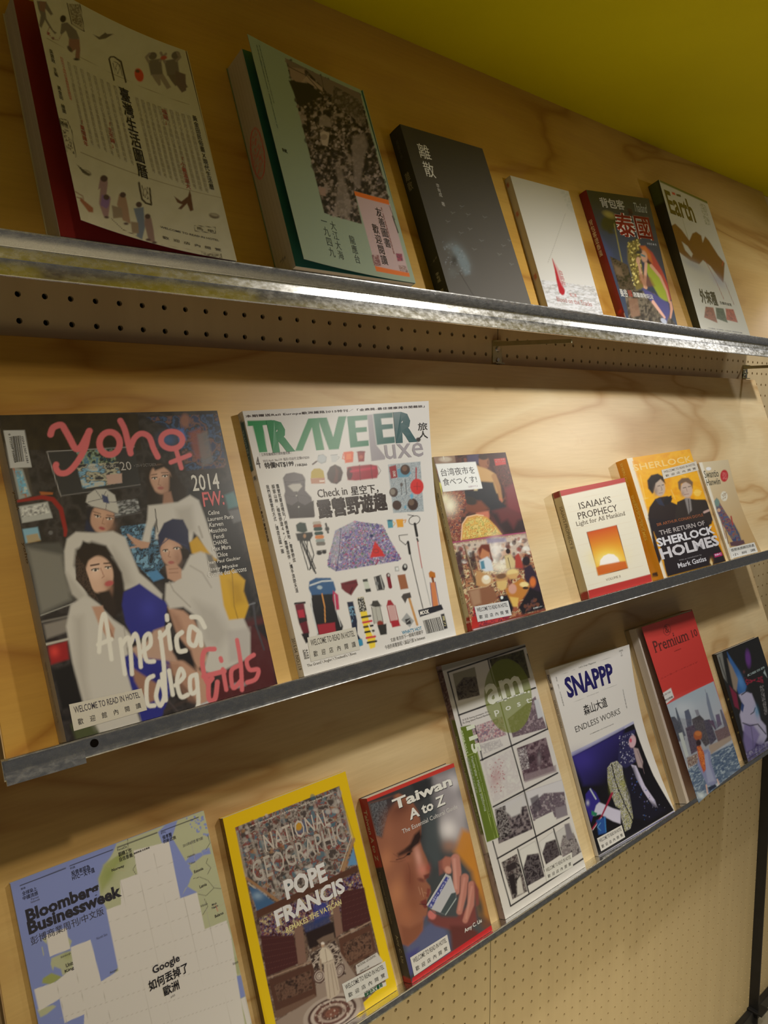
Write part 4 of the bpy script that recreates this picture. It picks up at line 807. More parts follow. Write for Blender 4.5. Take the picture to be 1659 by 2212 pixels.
# small gear pictures
blk([(615,480),(650,472),(676,495),(672,535),(640,548),(610,530)],(150,152,156)); f.ell(642,508,28,30,(172,176,182)); f.line([(605,530),(580,552)],12,(70,40,34))
blk([(702,478),(748,474),(750,520),(740,532),(712,534)],(186,186,188)); f.line([(750,488),(764,495),(752,512)],4,(150,150,152)); f.line([(702,478),(748,474)],3,(110,110,116))
blk([(790,455),(850,446),(862,455),(860,530),(805,538)],(212,84,34),4); blk([(812,470),(845,466),(848,508),(812,512)],(226,116,60)); f.line([(790,468),(786,505),(800,510)],6,(206,84,40))
blk([(886,452),(940,444),(938,524),(898,528)],(140,34,34)); f.ell(913,452,28,8,(120,26,28)); f.ell(915,490,14,14,(176,90,70))
blk([(1105,545),(1330,515),(1362,870),(1148,890)],(150,158,166),3); f.tex([(1105,545),(1330,515),(1362,870),(1148,890)],[(150,158,166),(176,182,188),(120,130,142),(160,166,172)],9,seed=3,sharp=1.6)
blk([(1112,560),(1160,545),(1175,635),(1128,648)],(140,30,40)); f.TR('CHUMS',(1135,590),(1145,632),20,(200,180,176),bold=.06); blk([(1168,575),(1230,560),(1270,600),(1250,630),(1178,638)],(90,140,166),4)
f.ell(1226,578,34,38,(64,44,38)); f.ell(1222,570,18,20,(110,80,64)); f.line([(1303,562),(1306,680)],9,(160,40,44)); f.ell(1312,698,47,56,(196,44,44)); f.line([(1290,700),(1335,696)],3,(120,20,24)).line([(1312,670),(1314,720)],3,(120,20,24))
f.ell(1148,745,30,34,(70,54,50)).ell(1142,742,18,22,(130,120,112)).ell(1172,836,32,34,(66,46,40)).ell(1284,826,37,42,(60,42,38)).ell(1274,812,20,22,(104,84,72)); f.line([(1200,680),(1205,760)],4,(60,54,54)).line([(1228,650),(1240,755)],5,(70,64,66)).ell(1203,688,10,14,(90,84,84)); blk([(1262,765),(1278,745),(1290,770),(1275,790)],(100,160,190)); blk([(1220,850),(1235,830),(1240,860)],(90,150,180))
blk([(568,660),(570,610),(590,585),(630,582),(655,600),(665,655)],(176,150,36),3); blk([(566,660),(665,652),(668,695),(572,700)],(176,122,98),3); blk([(628,672),(664,670),(664,682),(630,684)],(220,200,190),2)
blk([(680,620),(700,570),(735,550),(775,570),(792,610),(780,670),(750,698),(710,690),(685,660)],(58,36,32),4); f.poly([(735,560),(760,600),(755,680),(725,690),(740,620)],(96,52,44),6,.8)
blk([(818,570),(860,560),(980,545),(1030,552),(1040,610),(1030,645),(880,668),(825,665)],(150,20,46),5); f.ell(838,617,20,46,(78,20,28)); f.line([(850,600),(1010,570)],16,(190,30,66),8); f.line([(905,552),(915,662)],5,(104,16,34)).line([(985,548),(998,650)],5,(104,16,34)).line([(1035,560),(1055,590),(1040,620)],3,(60,40,44))
# padded waistcoat
VC=(88,80,84)
blk([(375,660),(395,628),(450,616),(510,630),(530,670),(530,750),(575,800),(598,930),(595,942),(425,958),(400,860),(385,790),(392,760)],VC,4); f.ell(455,668,72,46,(98,90,94),0,5).poly([(410,720),(440,705),(495,700),(510,720),(480,760),(450,760)],(176,170,166),5)
f.poly([(400,848),(440,862),(480,832),(530,858),(590,822),(598,932),(592,942),(425,956)],(42,30,28),3); f.line([(470,760),(485,850),(490,950)],3,(50,46,48)); f.ell(470,790,5,5,(190,186,182)).ell(487,872,5,5,(190,186,182)); f.line([(385,690),(455,690),(525,672)],4,(62,56,60)).line([(395,780),(440,800),(470,790)],3,(66,60,64)).line([(480,785),(530,790),(570,810)],3,(66,60,64))
# tent
tent=[(740,1030),(880,955),(915,962),(1070,975),(1125,1080),(1195,1195),(1180,1212),(740,1302),(682,1270),(685,1230),(720,1110)]
f.tex(tent,[(120,110,160),(150,146,190),(150,90,120),(110,140,130),(170,160,190),(96,84,140)],13,seed=31,sharp=1.6); f.dots(tent,[(150,56,90),(70,110,90),(196,190,210),(70,64,120),(190,120,150)],420,5,seed=6,a=.8)
f.poly([(740,1030),(880,955),(860,1010),(780,1050),(770,1250),(700,1250),(720,1110)],(176,176,186),10,.45); f.line([(780,1015),(765,1180),(745,1295)],4,(60,54,90)).line([(1000,1050),(950,1150),(925,1250)],3,(100,90,150),2).line([(1005,1050),(1095,1130),(1190,1205)],3,(100,90,150),2); f.ell(992,1054,11,11,(40,44,90))
f.poly([(1015,1090),(1065,1150),(1082,1185),(978,1202)],(196,44,42),4).ell(1022,1155,20,14,(120,40,40)).ell(1022,1155,16,10,(196,44,42))
blk([(1103,945),(1140,938),(1145,992),(1110,998)],(70,140,160),3); blk([(1165,935),(1215,930),(1218,985),(1175,990)],(214,150,40),3); f.line([(1145,952),(1160,962),(1148,980)],5,(214,160,40)).line([(1215,940),(1235,935),(1228,955)],6,(200,130,36)); f.ell(1122,944,18,6,(40,90,110))
# folded chair, flask, watch, sunglasses
blk([(468,1000),(495,980),(535,985),(548,1040),(520,1055),(475,1045)],(30,50,44),4); blk([(465,1060),(580,1045),(585,1070),(560,1110),(480,1110)],(36,34,32),4)
for p in (((490,1100),(550,1300)),((520,1100),(600,1290)),((560,1090),(590,1200),(560,1300)),((500,1110),(590,1310)),((545,1100),(545,1200),(570,1290))): f.line(p,7,(40,38,38),2)
f.line([(505,1100),(600,1320)],10,(30,28,28)).ell(528,1075,10,14,(160,120,90))
for y,c in ((985,(170,160,150)),(1005,(150,80,50)),(1025,(24,60,54)),(1055,(24,60,54)),(1080,(200,120,60)),(1105,(140,150,150)),(1125,(110,104,100))): f.line([(596+(y-985)*.17,y),(630+(y-985)*.2,y-4)],26,c,3)
f.line([(675,985),(690,1045)],14,(60,56,56)).ell(684,1020,16,17,(100,96,94)).ell(684,1020,10,11,(50,50,50))
f.ell(628,1186,20,14,(30,26,26),-10).ell(662,1178,16,13,(30,26,26),-10).line([(612,1175),(675,1165)],6,(30,26,26))
# trekking poles
t=np.linspace(0,2*math.pi,20); f.line([(1295+44*math.cos(a)*.9,935+30*math.sin(a)-math.cos(a)*8) for a in t],5,(36,34,34),2).line([(1298,960),(1312,1040)],18,(30,28,28)).line([(1312,1060),(1318,1075)],12,(40,38,38)).line([(1315,1080),(1340,1250)],6,(160,50,50)).line([(1342,1250),(1385,1480)],5,(150,150,150)).line([(1250,900),(1290,905)],5,(36,34,34))
f.line([(1245,1035),(1185,1045),(1190,1075),(1230,1105),(1245,1085)],5,(36,34,34),2).line([(1248,1085),(1258,1160)],17,(30,28,28)).line([(1262,1165),(1295,1330),(1330,1500)],6,(44,42,42))
blk([(1148,1252),(1175,1248),(1180,1278),(1152,1282)],(150,150,150)); blk([(1156,1258),(1172,1255),(1175,1272),(1158,1275)],(215,215,215)); f.ell(1220,1252,18,24,(34,32,34),20).ell(1222,1245,8,10,(190,190,190))
blk([(1165,1305),(1220,1295),(1238,1385),(1182,1395)],(146,90,60)); f.line([(1100,1310),(1112,1380)],26,(120,24,40)).ell(1103,1308,13,14,(60,40,44)).ell(1104,1308,7,8,(190,186,186))
blk([(1000,1325),(1050,1308),(1075,1380),(1070,1402),(1020,1410)],(50,48,50)); f.line([(1010,1330),(1025,1400)],7,(170,168,168)).line([(1045,1320),(1062,1395)],7,(170,168,168)).ell(1020,1365,12,12,(110,110,112))
blk([(922,1345),(955,1338),(976,1415),(942,1425)],(186,190,180)); blk([(922,1345),(955,1338),(958,1355),(925,1360)],(60,60,58)); blk([(936,1405),(974,1398),(978,1418),(942,1425)],(40,40,40))
blk([(770,1375),(880,1345),(890,1380),(860,1420),(840,1450),(800,1430),(775,1410)],(106,34,42),4); f.line([(830,1440),(850,1400)],6,(60,16,20)).line([(800,1380),(880,1365)],5,(70,20,26))
# rucksack
blk([(555,1375),(600,1350),(700,1345),(722,1370),(735,1420),(720,1450),(570,1470),(550,1420)],(50,88,134),4); f.line([(560,1400),(640,1370),(715,1362)],10,(190,196,204),3); f.ell(625,1410,18,12,(160,176,190))
blk([(570,1460),(720,1445),(735,1560),(775,1640),(760,1690),(600,1700),(575,1600),(560,1520)],(24,24,28),4); blk([(715,1425),(750,1450),(755,1540),(730,1545),(712,1480)],(176,46,84),4); f.line([(640,1450),(655,1530),(655,1620)],9,(190,130,70),2).line([(560,1450),(570,1560),(600,1690)],9,(200,200,204)).line([(725,1450),(730,1540),(760,1640)],6,(180,180,184)); blk([(600,1640),(720,1620),(725,1680),(612,1700)],(150,34,50),4)
f.line([(455,1520),(520,1510)],14,(30,22,26)); blk([(452,1525),(515,1515),(545,1690),(520,1740),(478,1640)],(100,24,40),4); blk([(470,1600),(528,1585),(534,1620),(480,1640)],(40,30,34)); blk([(470,1560),(510,1552),(520,1600),(478,1606)],(170,36,60)); blk([(490,1700),(540,1690),(545,1740),(520,1755)],(30,26,30))
# socks, lanterns, axe
blk([(808,1492),(850,1485),(872,1600),(870,1680),(900,1720),(898,1745),(870,1752),(840,1700),(830,1600)],(28,36,60),3); f.dots([(820,1520),(855,1520),(868,1600),(835,1610)],[(110,150,180)],26,4,seed=2); blk([(868,1715),(898,1705),(905,1740),(880,1752)],(50,130,170))
blk([(880,1462),(925,1455),(945,1560),(965,1640),(990,1700),(985,1750),(950,1762),(930,1700),(905,1600)],(226,196,60),3); f.tex([(880,1462),(925,1455),(942,1540),(892,1548)],[(30,28,28),(200,196,190),(30,28,28)],8,seed=4,sharp=2)
for k,y in enumerate((1575,1605,1632,1662,1695,1722)): f.line([(905+(y-1575)*.2,y+5),(965+(y-1575)*.2,y-8)],12,((30,28,28),(190,50,70))[k%3==1],2.5)
f.line([(948,1620),(975,1680)],8,(220,216,210))
f.ell(1006,1502,36,10,(50,48,46)).poly([(985,1475),(1020,1470),(1040,1500),(975,1505)],(60,58,56)); blk([(975,1515),(1035,1508),(1050,1600),(985,1615)],(170,168,162)); f.line([(975,1515),(988,1612)],4,(70,66,64)).line([(1033,1510),(1050,1600)],4,(70,66,64)).line([(1003,1512),(1015,1610)],3,(120,114,110)); f.ell(1030,1610,22,18,(130,50,40)); blk([(1008,1620),(1070,1608),(1070,1670),(1025,1678)],(44,42,40))
blk([(1090,1465),(1110,1462),(1135,1495),(1080,1500)],(150,36,46)); blk([(1088,1500),(1132,1494),(1148,1580),(1100,1590)],(190,150,150)); f.line([(1082,1500),(1100,1600)],6,(150,30,44)).line([(1138,1496),(1158,1600)],6,(150,30,44)); blk([(1098,1590),(1150,1580),(1168,1615),(1110,1628)],(160,34,48))
f.line([(1238,1440),(1282,1600)],16,(186,136,80),3); blk([(1185,1440),(1200,1420),(1248,1408),(1255,1440),(1225,1448),(1210,1478)],(70,64,62))
blk([(1175,1580),(1215,1535),(1262,1580),(1230,1620)],(150,150,152)); f.poly([(1200,1575),(1235,1565),(1242,1598),(1208,1606)],(50,48,50),2).line([(1212,1590),(1232,1575)],4,(170,170,170))
blk([(1385,1280),(1400,1265),(1430,1275),(1432,1305),(1410,1315),(1388,1305)],(176,104,30)); f.line([(1410,1310),(1415,1340)],16,(120,60,30)); blk([(1392,1340),(1428,1335),(1440,1480),(1448,1500),(1398,1500)],(196,120,76)); f.line([(1392,1340),(1400,1500)],5,(90,70,110)).line([(1428,1335),(1448,1490)],5,(90,70,110))
# footer block with barcode
blk([(1295,1515),(1460,1470),(1472,1500),(1305,1555)],(34,34,44),2); f.T('MOOK',(1310,1545),(1372,1528),(1306,1520),(230,226,222),bold=.05)
blk([(1312,1565),(1480,1520),(1510,1650),(1345,1690)],(208,204,202),2)
f.bars((1323,1575),(1442,1545),(1342,1652),26,(44,42,44))
blk([(1450,1530),(1475,1524),(1490,1610),(1465,1618)],(40,38,44)); f.TR('魔力',(1455,1540),(1470,1600),16,(210,200,150))
f.T('WHAT\'S HOT',(1175,1665),(1312,1630),(1172,1645),(70,130,164),bold=.03); f.T('文創‧東京的下一個城市關鍵字',(1092,1712),(1320,1655),(1090,1692),(90,86,84)); f.T('今夜的尋寶旅程╳誠品行旅 In between',(1050,1755),(1330,1690),(1048,1735),(80,76,74))
f.T('The Grand╳Angler╳Tredwell\'s╳Rivea',(525,1895),(855,1800),(520,1870),(90,86,84))
f.T('飯店',(502,1850),(540,1840),(498,1790),(60,56,54))
# headings
f.T('本期贈送Rail Europe歐洲鐵路2015特刊／「金鼎獎-最佳健康與休閒雜誌」',(102,188),(1335,100),(98,155),(66,44,50),bold=.02,spacing=1.1)
def big(pts_list,c0,c1):
    for p in pts_list: f.grad(p,(150,300),c0,(1300,250),c1,2.5)
GA,GB=(0,142,72),(0,84,92)
def G(x): 
    t=(x-120)/1170; return tuple(GA[i]*(1-t)+GB[i]*t for i in range(3))
f.poly([(112,205),(282,199),(286,238),(222,242),(262,462),(206,466),(152,247),(118,250)],(10,118,66),2.5)
f.T('R',(298,465),(456,456),(246,205),(0,112,64),bold=.1); f.poly([(455,450),(536,188),(604,184),(658,440),(600,444),(564,262),(506,447)],(6,118,66),2.5)
f.poly([(600,183),(664,180),(716,340),(744,172),(800,169),(758,432),(690,438)],(0,112,66),2.5).poly([(804,172),(944,160),(948,200),(862,208),(868,262),(944,256),(948,294),(875,302),(886,368),(962,360),(966,404),(838,420)],(0,106,70),2.5)
f.poly([(944,160),(980,156),(1018,398),(1085,485),(1082,506),(988,520),(972,400)],(146,138,146),2.5)
f.poly([(984,152),(1118,141),(1122,182),(1040,189),(1048,238),(1124,231),(1129,268),(1054,277),(1064,338),(1142,330),(1148,378),(1022,396)],(0,84,78),2.5); f.T('R',(1150,384),(1302,366),(1124,140),(0,70,76),bold=.1)
f.T('uxe',(1090,506),(1352,476),(1068,396),(146,138,146),bold=.008); f.TV('旅人',(1275,225),(1330,345),66,(24,20,24),bold=.01); f.ell(1308,352,17,17,(30,26,28))
f.T('｜工作狂變成旅行家的進化論｜',(210,492),(432,480),(208,472),(70,64,66)); f.T('4',(190,592),(222,588),(182,500),(60,50,54)); f.T('2015 April  No.119  每月1日出刊 定價NT$250',(235,540),(558,520),(232,520),(110,100,104)); f.T('特價NT$199',(250,592),(452,575),(242,545),(44,36,40),bold=.03); f.T('/ HK$66',(460,575),(543,565),(456,552),(60,52,56),bold=.03)
f.T('Check in',(620,795),(828,778),(612,742),(58,46,46),bold=.01); f.T('星空下，',(852,775),(1045,758),(845,712),(58,46,46),bold=.01); f.T('露營野遊趣',(625,940),(1112,885),(608,815),(48,34,32),bold=.055)
f.TV('露營就要這樣玩／絕景營地，奢華野炊',(318,712),(455,1255),20,(60,54,56),bold=.01); f.TV('探索山林，極致野遊４+／露營旅伴，攜手浪跡天涯',(285,715),(470,1450),20,(60,54,56),bold=.01); f.TV('我們用露營的方式，環遊法國一圈',(252,718),(372,1200),20,(60,54,56),bold=.01)
o=f.build('front_cover',b.root)
hotel_label(f,o,[(528,1720),(858,1640),(880,1770),(548,1858)],HH,white=(212,206,202),bg=(200,195,188),col=(90,86,84),zh='歡   迎   店   內   閱   讀')
s_=b.spine(HH,[(511,894),(523.5,888),(657,1459),(645,1461)],white=(190,182,176),bg=(166,158,150))
s_.poly([(55,200),(92,200),(168,580),(128,590)],(24,60,72),3); s_.tex([(40,140),(80,135),(90,200),(52,205)],[(166,158,150),(120,112,106),(166,158,150)],10,seed=2)
s_.TR('TRAVELER Luxe',(72,275),(128,550),20,(110,130,136),bold=.02); s_.poly([(160,625),(180,620),(188,650),(168,655)],(40,60,84),3); s_.TR('Check in 星空下‧露營野遊趣',(190,770),(262,1090),16,(70,60,56),bold=.02); s_.TR('2015.04  NO.119',(422,1715),(468,1905),20,(70,64,60)); s_.build('spine',b.root)

# ---- night market book
b=Book('book',2,[(936,987),(1092,977),(1178,1314),(1020,1361)],9.6,'night market cookery book with two food photographs and white title box')
b.body(back=plain('cream_card',(.62,.56,.40)))
f=b.front(II,step=1.5,white=(228,216,206),bg=(120,50,30))
up=[(150,210),(885,168),(1090,940),(345,1055)]
f.tex(up,[(50,24,22),(90,44,36),(34,24,26),(120,60,44)],60,seed=3)
f.poly([(165,215),(380,195),(390,270),(190,290)],(140,110,90),6).ell(285,240,60,26,(190,170,150),0,8).line([(265,205),(275,240)],6,(220,210,190)).poly([(500,200),(620,180),(640,280),(510,270)],(70,60,90),10,.9)
f.poly([(700,185),(885,170),(1000,520),(900,640),(760,400)],(60,22,24),14).tex([(760,300),(960,280),(1000,520),(880,560)],[(50,22,20),(100,44,40),(70,40,30),(120,60,50)],26,seed=6,aspect=.5)
f.poly([(770,235),(880,225),(890,285),(785,300)],(190,60,56),4); f.T('Taiwan 台灣',(782,250),(872,242),(780,236),(230,170,160)); f.T('食べつくす本',(785,275),(880,265),(782,256),(240,190,180),bold=.02)
f.ell(670,265,52,70,(150,92,62),-8,8).ell(665,215,50,28,(50,28,24),0,6).ell(710,268,10,24,(110,60,44)).line([(690,300),(705,310)],5,(110,50,40))
f.poly([(600,300),(700,330),(770,370),(810,460),(830,560),(790,570),(740,480),(650,600),(570,520),(600,420)],(196,150,96),8).line([(770,400),(810,500),(840,640)],[50,46,30],(170,120,74),8).line([(590,540),(700,600),(750,670)],[44,40,26],(222,196,150),7).poly([(710,620),(770,650),(760,700),(730,690)],(180,110,80),5).ell(832,645,18,34,(190,110,80),0,5)
f.poly([(640,450),(760,460),(810,620),(900,700),(720,760),(600,640),(460,600),(440,540),(600,540)],(26,28,38),10)
f.poly([(880,520),(960,460),(1000,560),(1060,760),(1080,830),(960,880),(900,700)],(120,44,50),18)
f.poly([(450,640),(640,640),(720,720),(600,770),(490,740)],(120,60,40),14).ell(530,640,70,40,(44,36,34),15,8).poly([(590,760),(720,735),(720,810),(620,840)],(196,110,84),10)
f.tex([(230,560),(470,540),(500,680),(440,780),(440,1030),(345,1050),(290,800)],[(110,40,34),(170,84,60),(70,30,34),(196,130,90),(90,50,60)],22,seed=9,sharp=1.6)
f.blob(330,690,70,90,(250,232,200),0,.95).blob(280,620,40,50,(255,240,190),0,.8).poly([(205,460),(245,470),(250,590),(215,580)],(210,200,90),8)
f.poly([(740,740),(900,700),(1060,770),(1085,930),(850,970),(760,860)],(100,40,44),16); f.poly([(720,740),(800,880),(870,970),(1085,930),(1080,800),(1000,830),(960,910),(900,820),(840,850),(800,760)],(34,22,28),20,.9)
f.poly([(440,1030),(450,880),(500,800),(600,770),(700,800),(790,890),(850,970)],(210,150,70),6).tex([(455,1020),(470,880),(520,820),(620,790),(700,820),(780,900),(830,965)],[(216,170,80),(190,120,50),(236,210,120),(150,140,60),(226,190,110)],20,seed=12,sharp=1.5); f.line([(440,1030),(452,870),(500,800),(590,778),(660,785)],10,(236,190,150),4)
f.line([(345,1055),(850,978),(1092,945)],9,(180,50,110),3)
lo=[(350,1065),(1095,955),(1275,1715),(520,1900)]
f.tex(lo,[(120,60,50),(190,130,90),(70,34,34),(226,196,150),(150,80,56)],42,seed=21,sharp=1.4)
f.poly([(370,1070),(1080,960),(1130,1120),(980,1180),(420,1170)],(206,186,170),20,.85).dots([(380,1090),(1080,990),(1140,1220),(430,1300)],[(90,40,40),(150,60,50),(60,40,44),(200,150,120),(230,220,210)],150,18,seed=4,a=.7)
f.blob(780,1120,60,120,(255,244,226),0,.9).blob(830,1290,110,60,(255,240,205),0,.85).blob(640,1400,60,50,(236,214,160),0,.6)
f.poly([(690,1010),(880,1000),(890,1040),(700,1060)],(120,110,150),10,.7)
f.ell(668,1150,58,70,(190,120,80),0,8).poly([(610,1120),(640,1070),(720,1065),(735,1150),(760,1230),(735,1260),(720,1150),(650,1110),(625,1190)],(110,44,30),8).poly([(620,1230),(700,1190),(740,1230),(760,1330),(680,1340),(630,1310)],(210,210,214),8).poly([(630,1240),(665,1230),(680,1310),(640,1320)],(80,130,150),6)
f.ell(905,1135,22,26,(40,26,28)).poly([(870,1180),(930,1160),(980,1240),(970,1300),(890,1310)],(206,180,130),8).line([(905,1200),(930,1310)],5,(60,40,34)).poly([(975,1180),(1010,1150),(1040,1220),(1050,1300),(980,1300)],(170,60,50),8).ell(1085,1230,40,50,(40,28,34),0,8).poly([(1060,1300),(1130,1260),(1180,1340),(1240,1500),(1230,1600),(1130,1560),(1070,1400)],(50,34,50),10).ell(1150,1440,30,50,(210,110,50),0,10)
f.poly([(380,1150),(430,1140),(480,1400),(450,1430),(400,1300)],(60,36,40),10,.9).poly([(520,1150),(570,1140),(600,1280),(580,1330),(530,1300)],(50,30,34),8,.8)
f.line([(470,1080),(560,1380),(650,1670)],[16,26,22],(90,66,50),5).line([(475,1080),(565,1380)],6,(180,150,120),3)
f.poly([(590,1330),(740,1380),(760,1440),(690,1500),(590,1480)],(190,140,90),8).ell(690,1420,46,46,(232,210,176),0,8).ell(690,1400,28,24,(240,230,214)); f.poly([(505,1530),(690,1490),(760,1500),(800,1590),(780,1640),(690,1680),(540,1690)],(140,90,64),8).poly([(520,1540),(620,1510),(640,1660),(560,1690)],(180,140,110),14,.7); f.line([(505,1530),(690,1490),(760,1450),(745,1390)],7,(206,170,130),3)
f.ell(845,1400,66,40,(190,140,90),-10,6).ell(838,1385,50,26,(120,84,60),-10,5).poly([(790,1440),(895,1420),(890,1510),(840,1530),(800,1500)],(214,176,110),8); f.ell(950,1350,60,40,(226,196,130),-10,8).poly([(895,1370),(1005,1350),(990,1410),(920,1410)],(206,160,100),8)
f.poly([(880,1510),(1040,1400),(1125,1480),(1060,1600),(960,1690),(900,1600)],(190,120,50),10).ell(950,1510,40,50,(206,150,130),0,8).ell(1065,1465,44,26,(236,206,140),0,6).ell(1080,1500,30,14,(60,40,30)).poly([(920,1590),(1010,1600),(1000,1690),(950,1690)],(220,176,90),8)
f.poly([(1120,1500),(1240,1540),(1272,1705),(1050,1770),(1010,1700)],(30,24,30),10).dots([(1060,1620),(1180,1600),(1230,1700),(1080,1740)],[(120,70,50),(90,60,60)],24,12,seed=3,a=.7)
f.poly([(810,1590),(900,1570),(960,1700),(940,1770),(860,1720)],(28,26,34),10).ell(845,1600,14,16,(226,226,230)); f.tex([(560,1700),(700,1680),(940,1780),(900,1820),(560,1920)],[(150,40,60),(110,30,40),(200,60,60),(60,30,50)],24,seed=30)
f.poly([(545,1800),(600,1790),(620,1900),(545,1925)],(180,40,34),6)
f.poly([(188,285),(588,262),(655,520),(262,555)],(232,226,220),2.5)
f.T('台湾夜市を',(240,398),(585,382),(236,330),(80,76,78)); f.T('食べつくす!',(262,490),(605,470),(255,425),(80,76,78)); f.T('山田やすよ',(515,512),(610,505),(512,495),(200,170,180))
f.T('東京書籍センター',(1155,1712),(1250,1690),(1152,1698),(230,226,220),bold=.03)
f.poly([(560,1930),(1278,1730),(1284,1742),(570,1945)],(220,200,210),2)
o=f.build('front_cover',b.root)
hotel_label(f,o,[(570,1695),(905,1630),(942,1778),(605,1852)],II,white=(228,216,206),bg=(214,206,202),col=(80,76,78))
s_=b.spine(II,[(925,992),(936,987),(1020,1361),(1008.5,1363)],white=(215,205,190),bg=(186,174,140))
s_.poly([(490,1815),(545,1800),(565,1945),(500,1955)],(150,20,26),3); s_.TV('夜市を食べつくす!',(208,590),(334,1180),16,(60,50,44)); s_.TV('山田やすよ',(422,1525),(464,1690),14,(80,70,60)); s_.T('BDC',(495,1875),(545,1862),(492,1852),(220,190,180),bold=.03); s_.build('spine',b.root)

# ---- prophecy book
b=Book('book',2,[(1209,1060),(1349,1032),(1410,1259),(1274,1293)],15.4,'cream book with red bands and orange sunrise picture on its cover')
b.body(back=plain('cream_board_b',(.66,.55,.36)))
f=b.front(JJ,step=1.5,white=(238,226,206),bg=(236,222,190))
f.poly([(95,410),(590,315),(600,352),(108,460)],(186,52,44),2.5).poly([(312,1165),(785,1050),(800,1110),(322,1228)],(188,52,44),2.5)
for k in range(16): f.line([(150+k*11,500+k*42),(600+k*9,400+k*42)],1.6,(222,196,160),1.2,.5)
f.grad([(300,735),(522,685),(607,1008),(385,1058)],(400,700),(206,70,24),(460,960),(244,176,40)); f.poly([(300,735),(522,685),(607,1008),(385,1058)],(190,60,20),2,.0)
f.blob(455,920,110,70,(250,214,80),0,.8).blob(466,950,76,40,(255,240,150),0,.9)
S_=(466,968); f.poly([(396,985),(400,945),(425,915),(460,900),(500,905),(530,930),(545,962)],(255,252,240),3)
f.poly([(370,1000),(400,985),(545,958),(590,955),(607,1008),(385,1058)],(206,86,30),6,.9)
f.line([(300,735),(522,685),(607,1008),(385,1058),(300,735)],3,(110,50,24),1.3)
f.T("ISAIAH'S",(240,562),(485,512),(232,510),(64,50,38),serif=True); f.T('PROPHECY',(235,642),(532,575),(228,588),(64,50,38),serif=True); f.T('Light for All Mankind',(228,700),(595,620),(222,655),(100,84,66),serif=True); f.T('VOLUME II',(443,1100),(552,1072),(440,1082),(150,130,104),serif=True)
f.build('front_cover',b.root)
s_=b.spine(JJ,[(1192,1067),(1209,1060),(1274,1293),(1256,1296)],white=(225,212,190),bg=(212,190,144))
s_.poly([(42,440),(100,412),(108,462),(56,482)],(150,36,32),2.5).poly([(250,1185),(312,1165),(325,1225),(262,1235)],(160,36,32),2.5); s_.TR("ISAIAH'S PROPHECY II",(95,545),(190,858),26,(96,80,56),serif=True); s_.build('spine',b.root)

# ---- yellow detective book
b=Book('book',2,[(1353,990.5),(1490,970),(1568,1211),(1434,1249)],21.8,'thick orange-yellow paperback with two men in dark coats on its cover')
b.body(back=plain('orange_board',(.62,.30,.01)))
f=b.front(JJ,step=1.4,white=(236,226,204),bg=(236,166,16))
f.poly([(600,170),(640,160),(910,1070),(875,1080)],(232,216,180),3)
f.tex([(640,195),(1075,100),(1350,940),(900,1060)],[(236,160,10),(244,178,24),(230,150,8)],60,seed=3,a=.8)
for p in ([(700,300),(740,480)],[(690,480),(760,470)],[(1100,430),(1160,420)],[(1000,300),(1040,310)],[(930,410),(960,480)]): f.line(p,5,(250,214,110),3,.6)
f.ell(1130,430,28,26,(248,206,90),0,4,.7)
CO=(42,30,28)
f.poly([(760,600),(770,540),(810,480),(840,465),(900,455),(940,470),(930,500),(975,520),(990,600),(960,680),(830,1000),(790,760)],CO,4)
f.poly([(975,500),(1040,470),(1110,480),(1190,480),(1235,530),(1250,600),(1240,660),(1160,700),(970,700),(960,600)],(48,38,32),4)
f.poly([(760,620),(1000,640),(1200,640),(1330,900),(1345,940),(905,1060),(800,760)],(36,28,30),6).poly([(1240,640),(1290,720),(1320,850),(1290,820),(1230,700)],(226,150,20),5).poly([(800,720),(860,860),(900,1060),(870,960)],(232,160,30),4)
f.poly([(930,450),(935,460),(905,520),(870,520),(880,480)],(30,26,28),3).poly([(810,480),(850,470),(880,530),(840,520)],(44,48,64),4)
f.ell(842,392,42,66,(190,166,140),-8,5).poly([(760,400),(752,340),(780,300),(830,288),(870,310),(888,365),(870,350),(850,330),(815,360),(800,430),(790,440)],(34,26,24),5).blob(815,420,16,36,(140,112,92),0,.7).line([(830,382),(848,378)],5,(60,46,40),2).line([(860,375),(874,372)],5,(60,46,40),2).line([(855,385),(862,410),(855,414)],3,(130,104,86),2).line([(840,436),(864,432)],4,(140,90,80),2)
f.ell(1046,408,44,60,(196,168,142),-8,5).poly([(985,400),(980,350),(1010,322),(1060,318),(1095,350),(1092,400),(1078,370),(1040,350),(1005,365),(1000,420)],(116,88,62),5).line([(1020,395),(1042,390)],5,(70,54,46),2).line([(1058,386),(1078,382)],5,(70,54,46),2).line([(1045,395),(1050,425)],3,(140,110,92),2).line([(1030,445),(1062,440)],4,(146,100,88),2).blob(1015,440,16,26,(150,120,98),0,.6)
f.poly([(1030,470),(1075,465),(1085,560),(1060,590)],(150,140,128),5,.8).line([(1060,480),(1070,600)],6,(60,50,46),3).line([(1180,575),(1215,560)],16,(196,160,140),4)
f.poly([(1220,950),(1225,920),(1240,950),(1238,975)],(236,220,160),3).blob(1232,940,12,24,(220,150,40),0,.5)
f.T('SHERLOCK',(662,282),(1090,188),(640,222),(244,200,110),bold=.035,spacing=1.05); f.T('SIR ARTHUR CONAN DOYLE',(828,690),(1170,596),(822,660),(150,84,48),bold=.03)
f.T('THE RETURN OF',(848,752),(1185,668),(840,715),(176,164,152),bold=.03); f.T('SHERLOCK',(835,840),(1262,728),(815,775),(214,208,200),bold=.06); f.T('HOLMES',(862,925),(1300,825),(838,850),(206,198,190),bold=.06)
f.T('With an introduction by',(990,945),(1158,900),(988,930),(150,142,136)); f.T('Mark Gatiss',(985,992),(1196,940),(975,958),(206,200,194),bold=.035)
